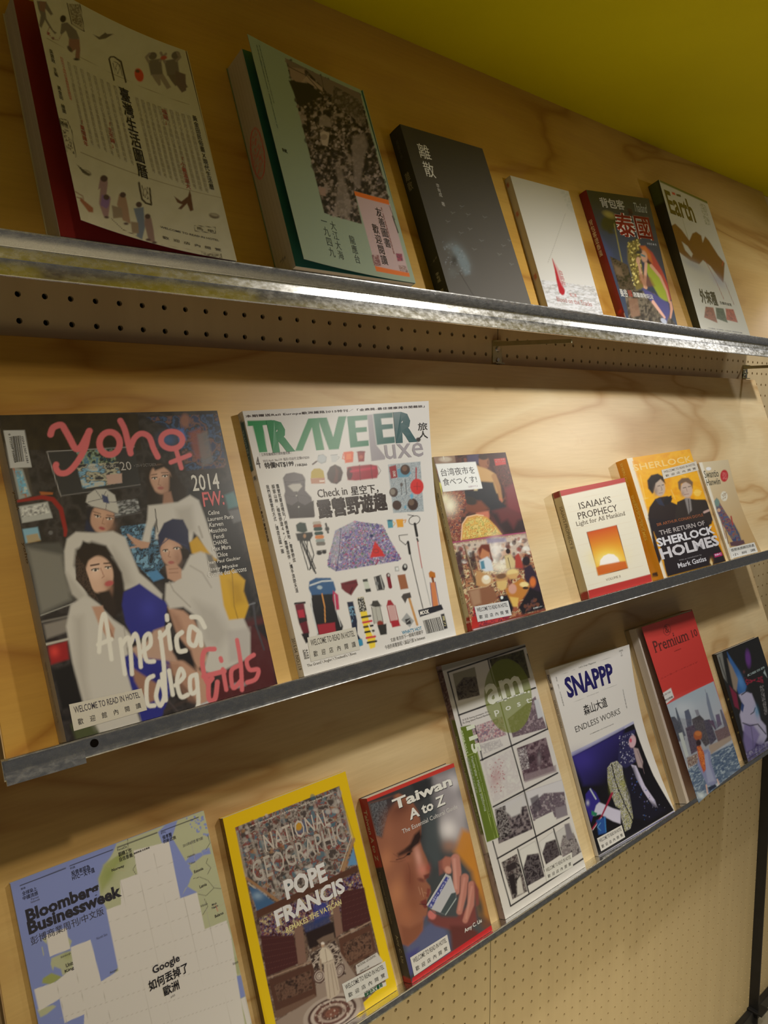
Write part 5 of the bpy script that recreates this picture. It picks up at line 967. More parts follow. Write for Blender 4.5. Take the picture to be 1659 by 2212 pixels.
f.poly([(1250,885),(1310,870),(1318,895),(1258,912)],(180,40,90),2); f.T('BBC',(1258,900),(1308,888),(1256,888),(230,200,214),bold=.04)
o=f.build('front_cover',b.root)
hotel_label(f,o,[(855,262),(1120,195),(1140,262),(872,330)],JJ,white=(228,216,196),bg=(214,200,176),en_h=.24,t_en=.6,col=(120,104,90))
s_=b.spine(JJ,[(1327,1002),(1353,990.5),(1434,1249),(1409.6,1256)],white=(230,216,190),bg=(224,140,12))
s_.TR('SHERLOCK',(545,225),(610,420),22,(240,190,80),bold=.02); s_.TR('SHERLOCK HOLMES',(640,480),(738,820),26,(240,186,70),bold=.04); s_.TR('THE RETURN OF',(672,540),(740,750),16,(240,190,80),bold=.02); s_.poly([(790,1040),(832,1030),(838,1055),(796,1065)],(60,30,26),2); s_.build('spine',b.root)

# ---- tan pamphlet
b=Book('pamphlet',2,[(1509,999),(1573,992.6),(1644,1190),(1578,1208)],4,'thin tan booklet with curling edge, seated figure in blue and red stamp','booklet',tt=[4,13,13,4])
b.body(pages=plain('tan_pages',(.5,.4,.25)),inset=1.5); 
f=b.front(JJ,step=1.3,bend=lambda u,v:(0*u,u*7*np.sin(np.pi*v),0*u),white=(226,212,186),bg=(196,164,112))
f.grad([(1140,200),(1362,180),(1610,865),(1385,925)],(1200,250),(204,180,134),(1500,700),(184,146,90)); f.poly([(1140,205),(1165,200),(1400,920),(1380,925)],(222,206,172),4)
f.ell(1338,294,31,42,(180,40,40),0,3).tex([(1322,270),(1355,270),(1360,320),(1325,320)],[(180,40,40),(206,100,90)],8,seed=2); f.ell(1215,247,20,12,(226,216,196),0,2); f.ell(1338,440,28,36,(214,200,166),0,3).dots([(1320,415),(1355,415),(1360,465),(1325,465)],[(150,120,80)],22,3,seed=5)
f.T('Swantio',(1185,318),(1298,298),(1172,262),(84,78,56),bold=.02,shear=.2); f.T('Hanwiin',(1198,372),(1312,350),(1190,322),(84,78,56),bold=.02,shear=.2)
f.poly([(1255,480),(1275,455),(1295,480),(1330,560),(1370,600),(1410,640),(1450,720),(1470,800),(1420,815),(1390,760),(1350,700),(1310,640),(1275,560)],(70,72,84),6); f.tex([(1265,500),(1300,490),(1400,640),(1460,790),(1400,790),(1310,640)],[(60,66,90),(150,60,54),(90,100,90),(120,90,60),(70,80,110)],13,seed=8,sharp=1.5); f.ell(1278,490,20,30,(110,130,110),0,4).ell(1290,545,14,14,(196,150,110)); f.line([(1330,580),(1310,640),(1340,760)],5,(120,60,50)).line([(1390,590),(1400,650)],12,(160,60,50)).line([(1340,700),(1360,800)],6,(90,60,44)); f.poly([(1370,790),(1480,770),(1490,800),(1430,820),(1380,820)],(90,60,60),4)
o=f.build('front_cover',b.root)
hotel_label(f,o,[(1362,835),(1560,790),(1582,868),(1385,918)],JJ,en='借閱後請歸回原處',zh='小  說  選',white=(214,206,196),bg=(206,200,190),t_en=.6,en_h=.28)
# ================================================================== row three, lower shelf
KK=(0,1700,2.9625); LL=(440,1640,3.6065); MM=(760,1640,4.423); NN=(920,1370,3.51); OO=(1150,1370,4.336); PP=(1340,1300,4.608)
def ext(p,q,unit,t,s_=None):
    """where the edge p->q of a sheet t mm proud reaches the ledge below the frame"""
    a=np.array(at(p,unit,t)); b_=np.array(at(q,unit,t)); g=FLOOR[unit]+.4; return a+(b_-a)*(g-a[1])/(b_[1]-a[1])
def to_px(unit,x,s,t):
    P=UNIT[unit]+NV*t+LV*s; P=np.array([x,P[1],P[2]]); c=R.T@P; return (CX+F_PX*c[0]/c[2],CY+F_PX*c[1]/c[2])
# ---- business weekly with a map
t_=4; br=ext((440,1751),(543,2206),3,t_); bl=ext((22,1908),(83,2212),3,t_)
b=Book('magazine',3,[(22,1908),(440,1751),to_px(3,*br,t_),to_px(3,*bl,t_)],t_,'pale blue news weekly with a map of northern Europe half blanked by white squares','magazine')
b.body(back=plain('blue_card',(.30,.34,.48)),inset=.5,cover=.3)
f=b.front(KK,step=1.9,white=(166,161,148),bg=(164,158,146))
SEA=(98,106,142); LAND=(136,136,104); GRN=(116,120,66); FOR=(128,130,92)
f.poly([(40,580),(1320,120),(1700,2200),(300,2200)],SEA,3)
f.poly([(745,360),(1000,265),(1305,140),(1430,540),(1500,900),(1560,1250),(1600,1450),(1650,1800),(1500,2300),(700,2200),(560,1500),(760,1150),(690,800),(640,700),(630,590),(665,500),(720,440)],LAND,5)
f.poly([(665,500),(735,440),(790,430),(740,520),(690,620),(650,680),(630,590)],GRN,14,.8).blob(770,470,40,60,(108,114,60),20,.7).blob(700,560,40,60,(104,112,58),20,.6)
f.poly([(740,390),(840,330),(870,330),(780,420),(690,480)],LAND,5)
f.poly([(1060,240),(1135,215),(1100,330),(1130,450),(1215,500),(1240,560),(1200,640),(1160,710),(1110,560),(1080,350),(1040,370),(1010,290)],SEA,4).poly([(1140,460),(1290,420),(1300,440),(1240,490),(1150,490)],SEA,4).poly([(1290,410),(1340,390),(1350,430),(1300,440)],SEA,4)
f.poly([(1150,300),(1180,330),(1300,400),(1210,450),(1170,500),(1120,470),(1100,380)],LAND,5)
f.dots([(1190,200),(1320,170),(1345,330),(1240,280)],[(96,104,140)],40,6,seed=3); f.poly([(1170,570),(1210,560),(1200,605),(1175,610)],LAND,3).poly([(1205,520),(1300,470),(1320,560),(1260,660),(1220,640)],LAND,5).poly([(1175,650),(1230,640),(1270,690),(1170,720)],LAND,4)
for p in ([(815,330),(820,400),(860,450),(880,480),(850,530),(870,560)],[(1330,460),(1320,490),(1350,520),(1330,560)],[(1240,590),(1280,580),(1330,600),(1370,650),(1415,655)],[(1270,690),(1320,700),(1370,650)],[(1310,720),(1330,770),(1300,820)],[(1495,1120),(1530,1150),(1510,1200)],[(1330,310),(1345,360),(1320,400)]): f.line(p,3,(54,50,44),1.5)
for p in ([(660,500),(800,540)],[(760,480),(800,430),(830,380)],[(1290,830),(1400,780),(1440,740)],[(1360,760),(1450,820)]): f.line(p,2,(140,120,90),1.3,.7)
f.line([(1380,760),(1395,800)],4,(150,70,60),2)
f.poly([(275,1230),(330,1195),(400,1220),(330,1270),(270,1260)],GRN,5).poly([(330,1100),(400,1070),(470,1050),(480,1180),(400,1210),(390,1170),(340,1150)],LAND,5).poly([(430,960),(460,990),(445,1040),(430,1030)],LAND,4).poly([(240,1430),(340,1400),(360,1410),(300,1460),(260,1480)],LAND,5).blob(430,1080,30,30,GRN,0,.6).poly([(270,980),(300,960),(300,1010)],LAND,3).line([(270,1030),(280,1080)],6,LAND,3).poly([(330,1100),(350,1140),(340,1180),(325,1140)],LAND,4)
f.poly([(1330,1050),(1500,1090),(1530,1100),(1535,1200),(1500,1200)],FOR,4)
WHT=(164,158,146)
def uvpoly(uv): return [tuple(q) for q in happly(f.Hi,np.array(uv))]
wh=[[(855,408),(1082,350),(1155,716),(1262,678),(1312,915),(1450,858),(1480,960),(1540,1360),(1700,2300),(520,2300),(540,1460),(415,1515),(360,1250),(470,1160),(452,1030),(580,982),(648,1250),(760,1180),(680,790),(775,755),(768,600),(880,560)],
    [(295,950),(425,905),(450,1040),(320,1090)],[(220,1300),(365,1250),(385,1360),(250,1440)],[(1540,1360),(1575,1345),(1610,1500),(1590,1560)]]
for w_ in wh: f.poly(w_,WHT,2)
f.poly([(1516,1215),(1545,1208),(1575,1340),(1540,1358)],SEA,3)
uv0=[f.uv(p) for p in ((855,408),(1082,350),(1480,960),(775,755))]
gx=(124,123); 
for k in range(-5,7):
    a=(768+k*118,600-k*42); f.line([(a[0]-20,a[1]-90),(a[0]+45,a[1]+190),(a[0]+330,a[1]+1500)],1.6,(128,122,110),1.1,.75) if k>-1 else None
f.line([(480,1160),(760,2250)],1.6,(128,122,110),1.1,.8).line([(360,1255),(620,2250)],1.6,(128,122,110),1.1,.8).line([(645,1250),(900,2250)],1.6,(128,122,110),1.1,.8)
for k in range(9):
    y=565+k*122; x0=(870,775,700,735,760,360,385,415,440)[k]; y0=y+(0,30,60,60,60,190,190,190,190)[k]
    f.line([(x0+0,y0+ (0)),(x0+ (1500-x0),y0-(1500-x0)*.345)],1.6,(128,122,110),1.1,.75)
# clean up sea areas again over the ruled lines
f.poly([(1082,350),(1110,340),(1235,560),(1155,716)],SEA,3).poly([(1200,640),(1262,678),(1155,716)],SEA,3)
for a,c in (((130,632),(418,520)),((447,506),(720,402)),((750,388),(1005,292)),((1030,284),(1270,194))): f.line([a,c],6,(34,32,34),1.6)
BT=(34,32,36)
f.T('Bloomberg',(178,885),(646,712),(160,790),BT,bold=.065); f.T('Businessweek',(186,950),(782,702),(172,868),BT,bold=.065)
f.T('彭博商業周刊/中文版',(200,1018),(668,820),(195,965),(44,42,48))
f.T('開卷',(135,662),(165,650),(134,648),BT); f.T('全球染上',(143,698),(238,662),(140,672),BT,bold=.01); f.T('中國流感',(148,728),(245,692),(145,702),BT,bold=.01); f.T('Faroe\nIslands',(200,748),(255,722),(196,716),(60,58,64))
f.T('科技',(450,530),(482,518),(448,515),BT); f.T('投資者認為',(458,570),(578,528),(455,540),BT,bold=.01); f.T('HTC一文不值',(464,600),(608,548),(460,568),BT,bold=.015)
f.T('FocusOn',(752,412),(812,388),(750,396),(50,48,50)); f.T('翻轉工作',(760,450),(845,418),(756,420),BT,bold=.01); f.T('自信意義',(766,480),(850,448),(762,452),BT,bold=.01)
f.T('ETC',(1032,302),(1062,292),(1030,290),BT); f.T('侯孝賢',(1042,338),(1102,318),(1038,312),BT,bold=.01); f.T('的新武俠',(1048,362),(1128,335),(1044,340),BT,bold=.01)
f.T('編輯精選‧名家專欄',(856,430),(958,398),(854,422),BT,bold=.01); f.T('Norway',(718,545),(798,520),(712,528),BT,bold=.03); f.T('Estonia',(1245,552),(1303,534),(1240,538),BT,bold=.02); f.T('Latvia',(1280,650),(1325,635),(1276,634),BT,bold=.02); f.T('Minsk\nМинск',(1358,785),(1398,770),(1350,755),(50,48,50),bold=.01); f.T('Belarus',(1378,838),(1432,820),(1374,824),BT,bold=.02); f.T('Helsinki',(1200,455),(1248,438),(1198,444),(60,58,60)); f.T('Tallinn',(1210,500),(1250,486),(1208,490),(70,68,70)); f.T('Vilnius',(1285,772),(1330,758),(1282,762),(60,58,60))
f.T('2015年8月號‧第75期',(1172,384),(1300,342),(1168,368),(70,68,66)); f.T('Edinburgh',(392,1100),(455,1078),(390,1088),(60,58,60)); f.T('Unit',(425,1158),(470,1142),(420,1136),BT,bold=.02); f.T('King',(418,1196),(476,1176),(414,1176),BT,bold=.02); f.T('North Sea',(620,978),(688,955),(618,966),(70,72,90)); f.T('Amster',(704,1198),(755,1180),(702,1186),(60,58,60)); f.T('Vitoria',(1490,1142),(1527,1132),(1488,1130),(60,58,60))
f.T('Google',(980,1208),(1158,1140),(972,1155),BT,bold=.035); f.T('如何丟掉了',(960,1312),(1208,1188),(945,1250),BT,bold=.025); f.T('歐洲',(1052,1342),(1152,1300),(1042,1285),BT,bold=.025); f.T('p52',(1095,1355),(1122,1344),(1093,1342),(60,58,56))
f.build('front_cover',b.root,PRINT_MATT)

# ---- yellow-bordered magazine
t_=9; bl=ext((481,1768),(573,2212),3,t_)
b=Book('magazine',3,[(481,1768),(746,1666),(859,2140),to_px(3,*bl,t_)],t_,'yellow-bordered magazine with a robed man in white seen from behind','magazine')
b.body(back=plain('yellow_card',(.62,.44,.01)),inset=.6)
f=b.front(LL,step=1.6,white=(202,196,180),bg=(206,170,10))
f.grad([(100,440),(1120,60),(1560,1900),(560,2300)],(300,300),(206,168,8),(1200,1700),(212,178,20))
pic=[(245,532),(1055,210),(1420,1740),(1140,2000),(1000,2063),(590,2200)]
f.tex(pic,[(62,44,36),(112,90,72),(84,64,54),(146,128,110)],36,seed=3)
cz=[(245,532),(1055,210),(1195,830),(410,1200)]
f.tex(cz,[(70,60,54),(120,108,96),(150,140,126),(92,70,58),(130,60,48),(84,100,104)],34,seed=5,sharp=1.5); f.dots(cz,[(120,50,40),(160,150,136),(70,60,50),(60,90,96),(150,110,70),(180,170,156)],230,15,seed=7,a=.65)
for p in ([(260,560),(330,900)],[(330,510),(470,900)],[(400,480),(600,1100)],[(600,420),(760,830)],[(860,330),(960,760)],[(1000,250),(1120,700)],[(1040,230),(1160,640)]): f.line(p,[16,26],(152,142,126),7,.55).line([(p[0][0]+14,p[0][1]),(p[1][0]+20,p[1][1])],4,(66,54,46),3,.6)
f.poly([(700,500),(790,480),(800,560),(720,590)],(80,90,110),8,.8).ell(735,520,30,34,(176,130,40),0,6)
f.line([(335,925),(590,1110)],22,(146,108,72),4).line([(345,960),(560,1130)],6,(196,180,150),3).line([(1170,620),(1080,860)],20,(150,116,80),4).line([(1150,600),(1060,870)],5,(196,180,150),3)
f.poly([(350,985),(420,1010),(560,1120),(415,1185)],(60,90,120),6).blob(420,1060,40,30,(150,170,180),0,.6).poly([(1165,690),(1195,820),(1120,830)],(90,130,160),6)
scr=[(410,1195),(1195,830),(1225,960),(1090,1010),(440,1270)]
f.poly([(405,1180),(1195,825),(1200,870),(415,1235)],(82,52,38),3)
f.tex([(430,1240),(1205,880),(1245,1000),(1080,1040),(1080,1180),(760,1290),(680,1380),(450,1380)],[(66,34,34),(60,60,110),(150,120,90),(110,40,40),(40,60,100),(170,150,110)],20,seed=12,sharp=1.5)
for k in range(22): f.line([(425+k*36,1235-k*16),(438+k*36,1335-k*14)],3,(58,38,30),1.6)
f.poly([(850,1130),(960,1110),(985,1220),(860,1290)],(48,56,120),10,.85).poly([(770,1290),(970,1210),(990,1270),(800,1370)],(44,58,96),10,.8).poly([(790,1350),(1010,1260),(1030,1390),(820,1480)],(40,28,26),8)
f.poly([(880,1410),(930,1380),(1010,1350),(1020,1400),(900,1440)],(110,90,74),5)
f.poly([(1060,1030),(1250,1000),(1300,1260),(1080,1350)],(70,36,34),5).poly([(440,1370),(700,1370),(740,1590),(490,1690)],(70,36,34),5)
for k in range(6): f.line([(450+k*6,1400+k*48),(720+k*3,1370+k*40)],2.5,(100,62,54),1.5,.7).line([(1075+k*4,1080+k*44),(1260+k*8,1020+k*42)],2.5,(100,62,54),1.5,.6)
f.poly([(700,1290),(765,1270),(800,1580),(735,1600)],(122,92,76),4).poly([(1000,1140),(1050,1120),(1085,1350),(1030,1390)],(122,92,76),4)
for p,q in (((500,1700),(880,1560)),((1050,1395),(1300,1265))): f.line([p,q],8,(150,122,100),3)
f.poly([(505,1715),(860,1580),(880,1840),(560,1960)],(80,52,40),4).tex([(545,1760),(830,1640),(850,1790),(580,1890)],[(66,44,34),(104,76,60),(50,34,28)],24,seed=16).poly([(1050,1400),(1300,1290),(1345,1500),(1090,1640)],(86,56,42),4).tex([(1080,1440),(1290,1340),(1325,1500),(1110,1600)],[(66,44,34),(110,80,62),(50,34,28)],22,seed=17)
f.poly([(560,1960),(860,1830),(880,1860),(570,2020)],(104,78,62),4)
f.poly([(820,1520),(1020,1410),(1060,1500),(1190,1700),(1260,1960),(590,2230),(560,2040),(880,1850),(860,1640)],(140,122,106),5)
f.tex([(820,1520),(1020,1410),(1060,1500),(1110,1680),(870,1760),(860,1640)],[(60,46,40),(150,134,116),(180,164,146),(70,56,48)],18,seed=19,aspect=2.2,rot=-25,sharp=1.6)
for (cx,cy,rx_,ry_) in ((900,1690,50,60),(1060,1650,34,60)):
    for r_ in (1,.62,.3): f.ell(cx,cy,rx_*r_,ry_*r_,(84,62,54),20,3).ell(cx,cy,rx_*r_*.75,ry_*r_*.75,(176,160,144),20,3)
for r_,c_ in ((1.25,(160,144,128)),(1.05,(76,54,46)),(.93,(176,160,144)),(.78,(96,64,54)),(.62,(160,140,124)),(.46,(92,64,52)),(.3,(120,78,62))): f.ell(1000,1980,190*r_,110*r_,c_,-22,4)
f.dots([(830,1960),(1000,1860),(1200,1900),(1140,2030),(900,2080)],[(90,50,44),(190,170,150),(60,44,40)],110,6,seed=4,a=.6)
# robed figure from behind
RB=(176,160,138)
f.poly([(905,1500),(920,1470),(950,1465),(990,1490),(1010,1550),(1030,1640),(1060,1800),(1055,1830),(990,1875),(965,1870),(940,1700),(935,1600),(900,1580)],RB,4).poly([(905,1490),(925,1465),(960,1470),(1000,1520),(1005,1560),(930,1590),(905,1570)],(190,176,152),4).line([(930,1590),(1008,1562)],4,(136,118,98),2)
for p in ([(960,1600),(985,1860)],[(985,1600),(1020,1840)],[(1000,1590),(1045,1800)],[(945,1480),(960,1580)]): f.line(p,6,(138,120,100),3,.8)
f.line([(908,1560),(915,1650)],14,(150,130,108),4).ell(926,1445,14,19,(170,140,112),0,3).ell(926,1434,14,11,(206,194,176),0,3)
f.poly([(245,532),(590,2230),(575,2240),(235,530)],(206,170,10),2,0)
f.T('NEW ORLEANS POST-KATRINA  |  LAOS AFTER THE BOMBS',(362,535),(995,275),(358,518),(200,190,170),bold=.02)
f.T('NATIONAL',(482,728),(988,508),(445,592),(176,164,146),serif=True,bold=.004); f.T('GEOGRAPHIC',(392,960),(1118,642),(365,800),(166,156,140),serif=True,bold=.004)
f.T('POPE',(640,1092),(968,948),(620,942),(206,202,196),bold=.07); f.T('FRANCIS',(566,1308),(1105,1030),(545,1178),(206,202,196),bold=.065); f.T('REMAKES THE VATICAN',(642,1352),(1074,1128),(636,1308),(204,190,130),bold=.035)
f.poly([(1185,1608),(1350,1510),(1400,1580),(1195,1680)],(186,180,168),2)
f.T('NATIONAL GEOGRAPHIC',(1200,1620),(1345,1545),(1197,1606),(110,104,96)); f.T('一四四年八月 8 月號',(1212,1668),(1290,1625),(1210,1655),(70,66,60))
f.poly([(1100,1880),(1420,1740),(1425,1770),(1240,1860)],(196,190,176),2); f.T('敦煌外文書局',(1255,1858),(1398,1785),(1250,1830),(40,110,70),bold=.04); f.T('定價 8 折 NT$ 240 元',(1250,1830),(1390,1760),(1248,1818),(60,60,56))
o=f.build('front_cover',b.root)
hotel_label(f,o,[(1075,1755),(1412,1578),(1440,1710),(1112,1900)],LL,white=(202,196,184),bg=(194,190,180),col=(66,64,62))
s_=b.spine(LL,[(466,1776),(481,1768),(to_px(3,b.x0,FLOOR[3],t_)),(to_px(3,b.x0,FLOOR[3],.3))],white=(190,180,160),bg=(88,62,18))
s_.tex([(95,480),(150,460),(500,2300),(420,2300)],[(70,46,16),(112,80,22),(88,62,18)],10,seed=3,aspect=.5); s_.TR('NATIONAL GEOGRAPHIC',(125,640),(215,1000),12,(150,120,40)); s_.build('spine',b.root)

# ---- Taiwan guide, face drinking tea
b=Book('book',3,[(792,1725),(980,1648),(1064,2010),(889,2121.6)],17,'guidebook with red bands, close-up face drinking from a small patterned cup')
b.body(back=plain('dark_card',(.03,.03,.03)))
f=b.front(MM,step=1.35,white=(206,200,190),bg=(58,60,64))
f.grad([(150,400),(980,80),(1350,1600),(560,2080)],(200,900),(50,46,46),(1000,900),(66,70,72))
f.poly([(760,150),(990,80),(1120,620),(1160,760),(1040,900),(860,700),(820,500)],(150,142,144),60,.9).blob(930,690,90,110,(214,206,204),0,.95).blob(985,230,60,80,(196,190,190),0,.8).blob(1040,500,70,120,(180,172,172),0,.7)
f.poly([(1060,690),(1150,720),(1330,1560),(1230,1500),(1150,1100),(980,900)],(186,122,44),30,.95).blob(940,850,70,60,(150,110,90),0,.8).blob(1230,1420,40,150,(60,62,58),-12,.9).blob(1290,1580,60,60,(110,66,44),0,.8)
f.poly([(700,500),(820,480),(850,900),(860,1000),(800,1050),(700,900)],(70,76,78),30,.8).poly([(560,230),(760,180),(780,330),(640,420)],(40,40,42),20,.8)
f.poly([(500,1780),(650,1620),(760,1560),(900,1620),(940,1700),(940,1850),(560,2040)],(84,88,118),30).poly([(520,1860),(640,1800),(600,2000),(550,2060)],(66,62,120),20,.8)
# face in profile
f.poly([(160,420),(300,380),(450,330),(560,380),(640,520),(665,640),(665,720),(655,800),(680,880),(720,970),(745,1050),(745,1110),(705,1140),(715,1185),(752,1230),(760,1290),(725,1360),(712,1400),(730,1430),(720,1500),(690,1560),(680,1640),(620,1720),(540,1790),(480,1770),(380,1400),(280,1000),(200,640)],(140,88,66),9)
f.poly([(160,420),(300,380),(400,340),(420,420),(330,560),(290,760),(240,740),(190,600)],(50,50,54),22,.95).tex([(170,430),(330,390),(350,520),(290,760),(240,740)],[(46,46,50),(110,110,112),(60,58,60)],14,seed=5,aspect=.5,rot=-20,sharp=1.4,a=.8)
f.blob(430,560,120,90,(128,78,58),-20,.8).blob(470,480,110,60,(96,54,42),-20,.7).blob(350,700,60,100,(156,100,74),0,.5)
f.blob(330,980,70,120,(186,122,84),10,.6).blob(430,1300,90,150,(190,126,86),10,.6).blob(520,1500,90,120,(166,104,72),0,.6).blob(560,1170,60,160,(116,62,46),-5,.7).blob(600,1400,60,80,(132,78,54),0,.6)
f.blob(640,960,34,130,(206,148,132),-12,.8).blob(680,1080,46,60,(196,120,104),0,.8).blob(735,1060,22,40,(150,70,60),0,.7).ell(668,1175,34,18,(110,60,50),20,9,.9).poly([(690,1130),(745,1110),(740,1150),(700,1170)],(100,50,44),8,.9)
f.poly([(520,880),(560,830),(600,740),(655,690),(670,760),(650,820),(600,860),(560,900)],(30,22,22),14,.95).poly([(440,920),(500,880),(560,840),(580,900),(500,930),(450,950)],(50,32,28),14,.9).line([(430,980),(500,960),(575,900)],8,(60,36,30),5).line([(370,995),(460,1000),(520,980)],4,(90,52,42),3,.8).line([(400,920),(440,950),(480,980)],4,(90,52,42),3,.8).ell(548,925,20,12,(24,18,20),-25,5)
f.blob(540,985,50,26,(150,92,70),0,.7).line([(540,1010),(560,1080),(560,1200)],5,(100,56,44),4,.6)
f.poly([(655,1380),(712,1350),(730,1430),(700,1440)],(110,52,48),7).line([(650,1400),(715,1405)],6,(60,30,30),3).poly([(725,1250),(755,1260),(735,1340),(715,1330)],(120,60,52),7)
f.poly([(470,1600),(560,1620),(680,1560),(680,1650),(600,1740),(530,1790),(490,1770)],(120,70,50),20,.6).poly([(690,1520),(770,1500),(690,1640)],(80,84,104),16,.7)
for p in ([(690,1290),(720,1300)],[(670,1250),(690,1330)],[(640,1240),(660,1310)]): f.line(p,4,(206,160,130),3,.5)
# hand
HD=(170,112,98)
f.poly([(760,1450),(860,1520),(1000,1520),(1080,1450),(1180,1400),(1200,1560),(1100,1640),(950,1640),(800,1600),(730,1550)],(112,60,56),16).poly([(940,1600),(1120,1600),(1200,1650),(1230,1700),(960,1830)],(92,48,44),20)
f.poly([(850,1000),(900,950),(960,960),(950,1040),(950,1110),(900,1110),(860,1060)],(160,100,84),10).ell(925,1080,30,36,(196,140,122),-20,8).poly([(830,1000),(870,980),(880,1110),(840,1130)],(130,78,70),10,.8)
f.line([(995,970),(1010,1100),(1005,1280)],[84,82,60],(176,118,104),8).line([(985,980),(1000,1250)],24,(204,150,136),10,.6).line([(1085,1150),(1070,1300),(1030,1470)],[72,68,56],HD,8).line([(1080,1160),(1030,1450)],18,(198,140,126),10,.6).line([(1150,1220),(1140,1400),(1085,1550)],[70,64,50],HD,8).line([(1150,1240),(1095,1530)],16,(196,140,124),9,.6)
f.poly([(1170,1180),(1215,1260),(1220,1400),(1190,1420),(1180,1300)],(120,66,60),10).ell(768,1500,38,44,(186,106,100),-30,8)
f.line([(1040,1140),(1035,1300),(1010,1330)],6,(96,50,46),4,.8).line([(1112,1200),(1100,1380),(1065,1480)],6,(96,50,46),4,.8)
# cup
f.poly([(720,1410),(905,1120),(950,1140),(1000,1310),(1000,1350),(900,1500),(770,1450)],(176,174,176),4).poly([(730,1420),(905,1140),(935,1155),(765,1440)],(62,66,130),3); f.dots([(745,1420),(905,1150),(930,1160),(770,1435)],[(170,170,196)],36,5,seed=2)
f.poly([(850,1480),(955,1300),(1000,1290),(1000,1340),(895,1500)],(66,74,76),4).line([(720,1410),(905,1115)],5,(206,204,200),2).line([(895,1500),(1000,1350)],7,(150,160,156),3).line([(725,1425),(800,1490),(890,1500)],8,(70,76,78),3)
f.poly([(130,372),(975,35),(985,75),(150,410)],(186,54,44),2.5).poly([(575,2080),(1335,1590),(1348,1640),(570,2145)],(180,38,40),2.5)
for d,c in ((5,(30,30,32)),(0,(216,212,206))):
    f.T('Taiwan',(400+d,490+d),(965+d,268+d),(382+d,395+d),c,bold=.055); f.T('A to Z',(555+d,590+d),(905+d,452+d),(540+d,495+d),c,bold=.05)
f.T('The Essential Cultural Guide',(488,725),(1015,490),(478,688),(196,190,184),bold=.01); f.T('Amy C. Liu',(1080,1668),(1248,1578),(1072,1628),(206,204,198),bold=.035)
o=f.build('front_cover',b.root)
hotel_label(f,o,[(555,1895),(910,1680),(942,1830),(592,2062)],MM,white=(206,202,194),bg=(198,194,188),col=(70,68,66))
s_=b.spine(MM,[(774,1727),(792,1725),(889,2121.6),(871,2124)],white=(195,188,176),bg=(34,32,32))
s_.poly([(55,375),(145,365),(300,1040),(215,1060)],(128,22,22),3).poly([(490,2085),(570,2080),(575,2150),(490,2150)],(150,20,24),3); s_.TR('Taiwan A to Z',(108,495),(232,990),34,(150,130,100),bold=.04); s_.TR('The Essential Cultural Guide',(262,1090),(375,1590),18,(120,112,90)); s_.TR('Amy C. Liu',(412,1690),(478,1950),28,(150,142,110),bold=.015); s_.build('spine',b.root)

# ---- art post magazine
b=Book('magazine',3,[(953,1438),(1134,1391),(1265,1872),(1091,1982.5)],12,'tall magazine with a grid of grey photographs and a round olive title badge','magazine')
b.body(back=GREYB)
f=b.front(NN,step=1.35,white=(218,208,208),bg=(206,196,198))
f.poly([(110,240),(750,75),(760,95),(120,280)],(150,142,138),4)
LN=(38,34,38)
rows=[[(165,288),(755,90)],[(248,610),(830,405)],[(415,950),(915,720)],[(510,1300),(998,1050)],[(540,1690),(1085,1390)],[(640,2050),(1195,1700)]]
def cell(p,c,seed,sky=None,k=16):
    f.tex(p,c,k,seed=seed,sharp=1.4)
    if sky: f.poly([p[0],p[1],((p[1][0]*.62+p[2][0]*.38),(p[1][1]*.62+p[2][1]*.38)-10),((p[0][0]+p[1][0])/2,(p[0][1]+p[1][1])/2+(p[3][1]-p[0][1])*.26),((p[0][0]*.5+p[3][0]*.5),(p[0][1]*.5+p[3][1]*.5))],sky,5)
GY=[(56,46,52),(96,84,90),(150,138,142),(74,62,70)]
cell([(205,300),(370,250),(410,460),(245,500)],[(60,50,50),(110,98,92),(80,70,66)],1,(140,132,120)); cell([(480,190),(740,115),(790,330),(540,400)],[(60,54,36),(84,78,52),(50,44,34)],2,k=30)
f.poly([(200,540),(480,440),(520,520),(250,605)],(206,198,194),5,.6)
cell([(345,700),(580,620),(610,760),(380,830)],[(150,130,140),(196,180,186),(176,120,130),(120,110,130)],3); cell([(385,840),(560,790),(590,840),(420,910)],[(196,186,190),(170,160,166),(206,196,198)],4)
cell([(620,640),(830,470),(915,710),(660,780)],[(120,100,112),(90,72,84),(150,130,140)],5); f.poly([(820,500),(850,490),(890,620),(850,640)],(190,186,196),4)
f.tex([(430,960),(650,870),(730,1160),(510,1270)],[(206,196,200),(196,184,190),(208,200,202)],30,seed=6); f.blob(530,1080,40,80,(170,110,120),10,.5); f.dots([(480,960),(590,930),(610,1180),(500,1200)],[(160,60,80)],60,3.4,seed=3,a=.7)
cell([(690,860),(910,780),(975,1030),(745,1110)],[(62,44,54),(96,72,84),(78,56,68),(130,108,118)],7,k=26); f.tex([(690,870),(760,850),(790,1010),(730,1030)],[(150,136,144),(70,54,64),(180,168,176)],10,seed=8,sharp=1.6); f.blob(860,940,14,50,(150,136,146),0,.6); f.poly([(745,1060),(985,990),(990,1040),(750,1120)],(140,120,130),6,.8)
cell([(520,1310),(740,1200),(810,1470),(550,1580)],[(50,40,46),(90,78,86),(130,116,122)],9,(196,188,196)); f.tex([(520,1320),(600,1290),(650,1500),(560,1560)],[(40,32,36),(150,140,144),(60,50,54)],12,seed=10,sharp=1.6); f.poly([(600,1330),(700,1250),(730,1240),(720,1350),(650,1380)],(196,188,194),8)
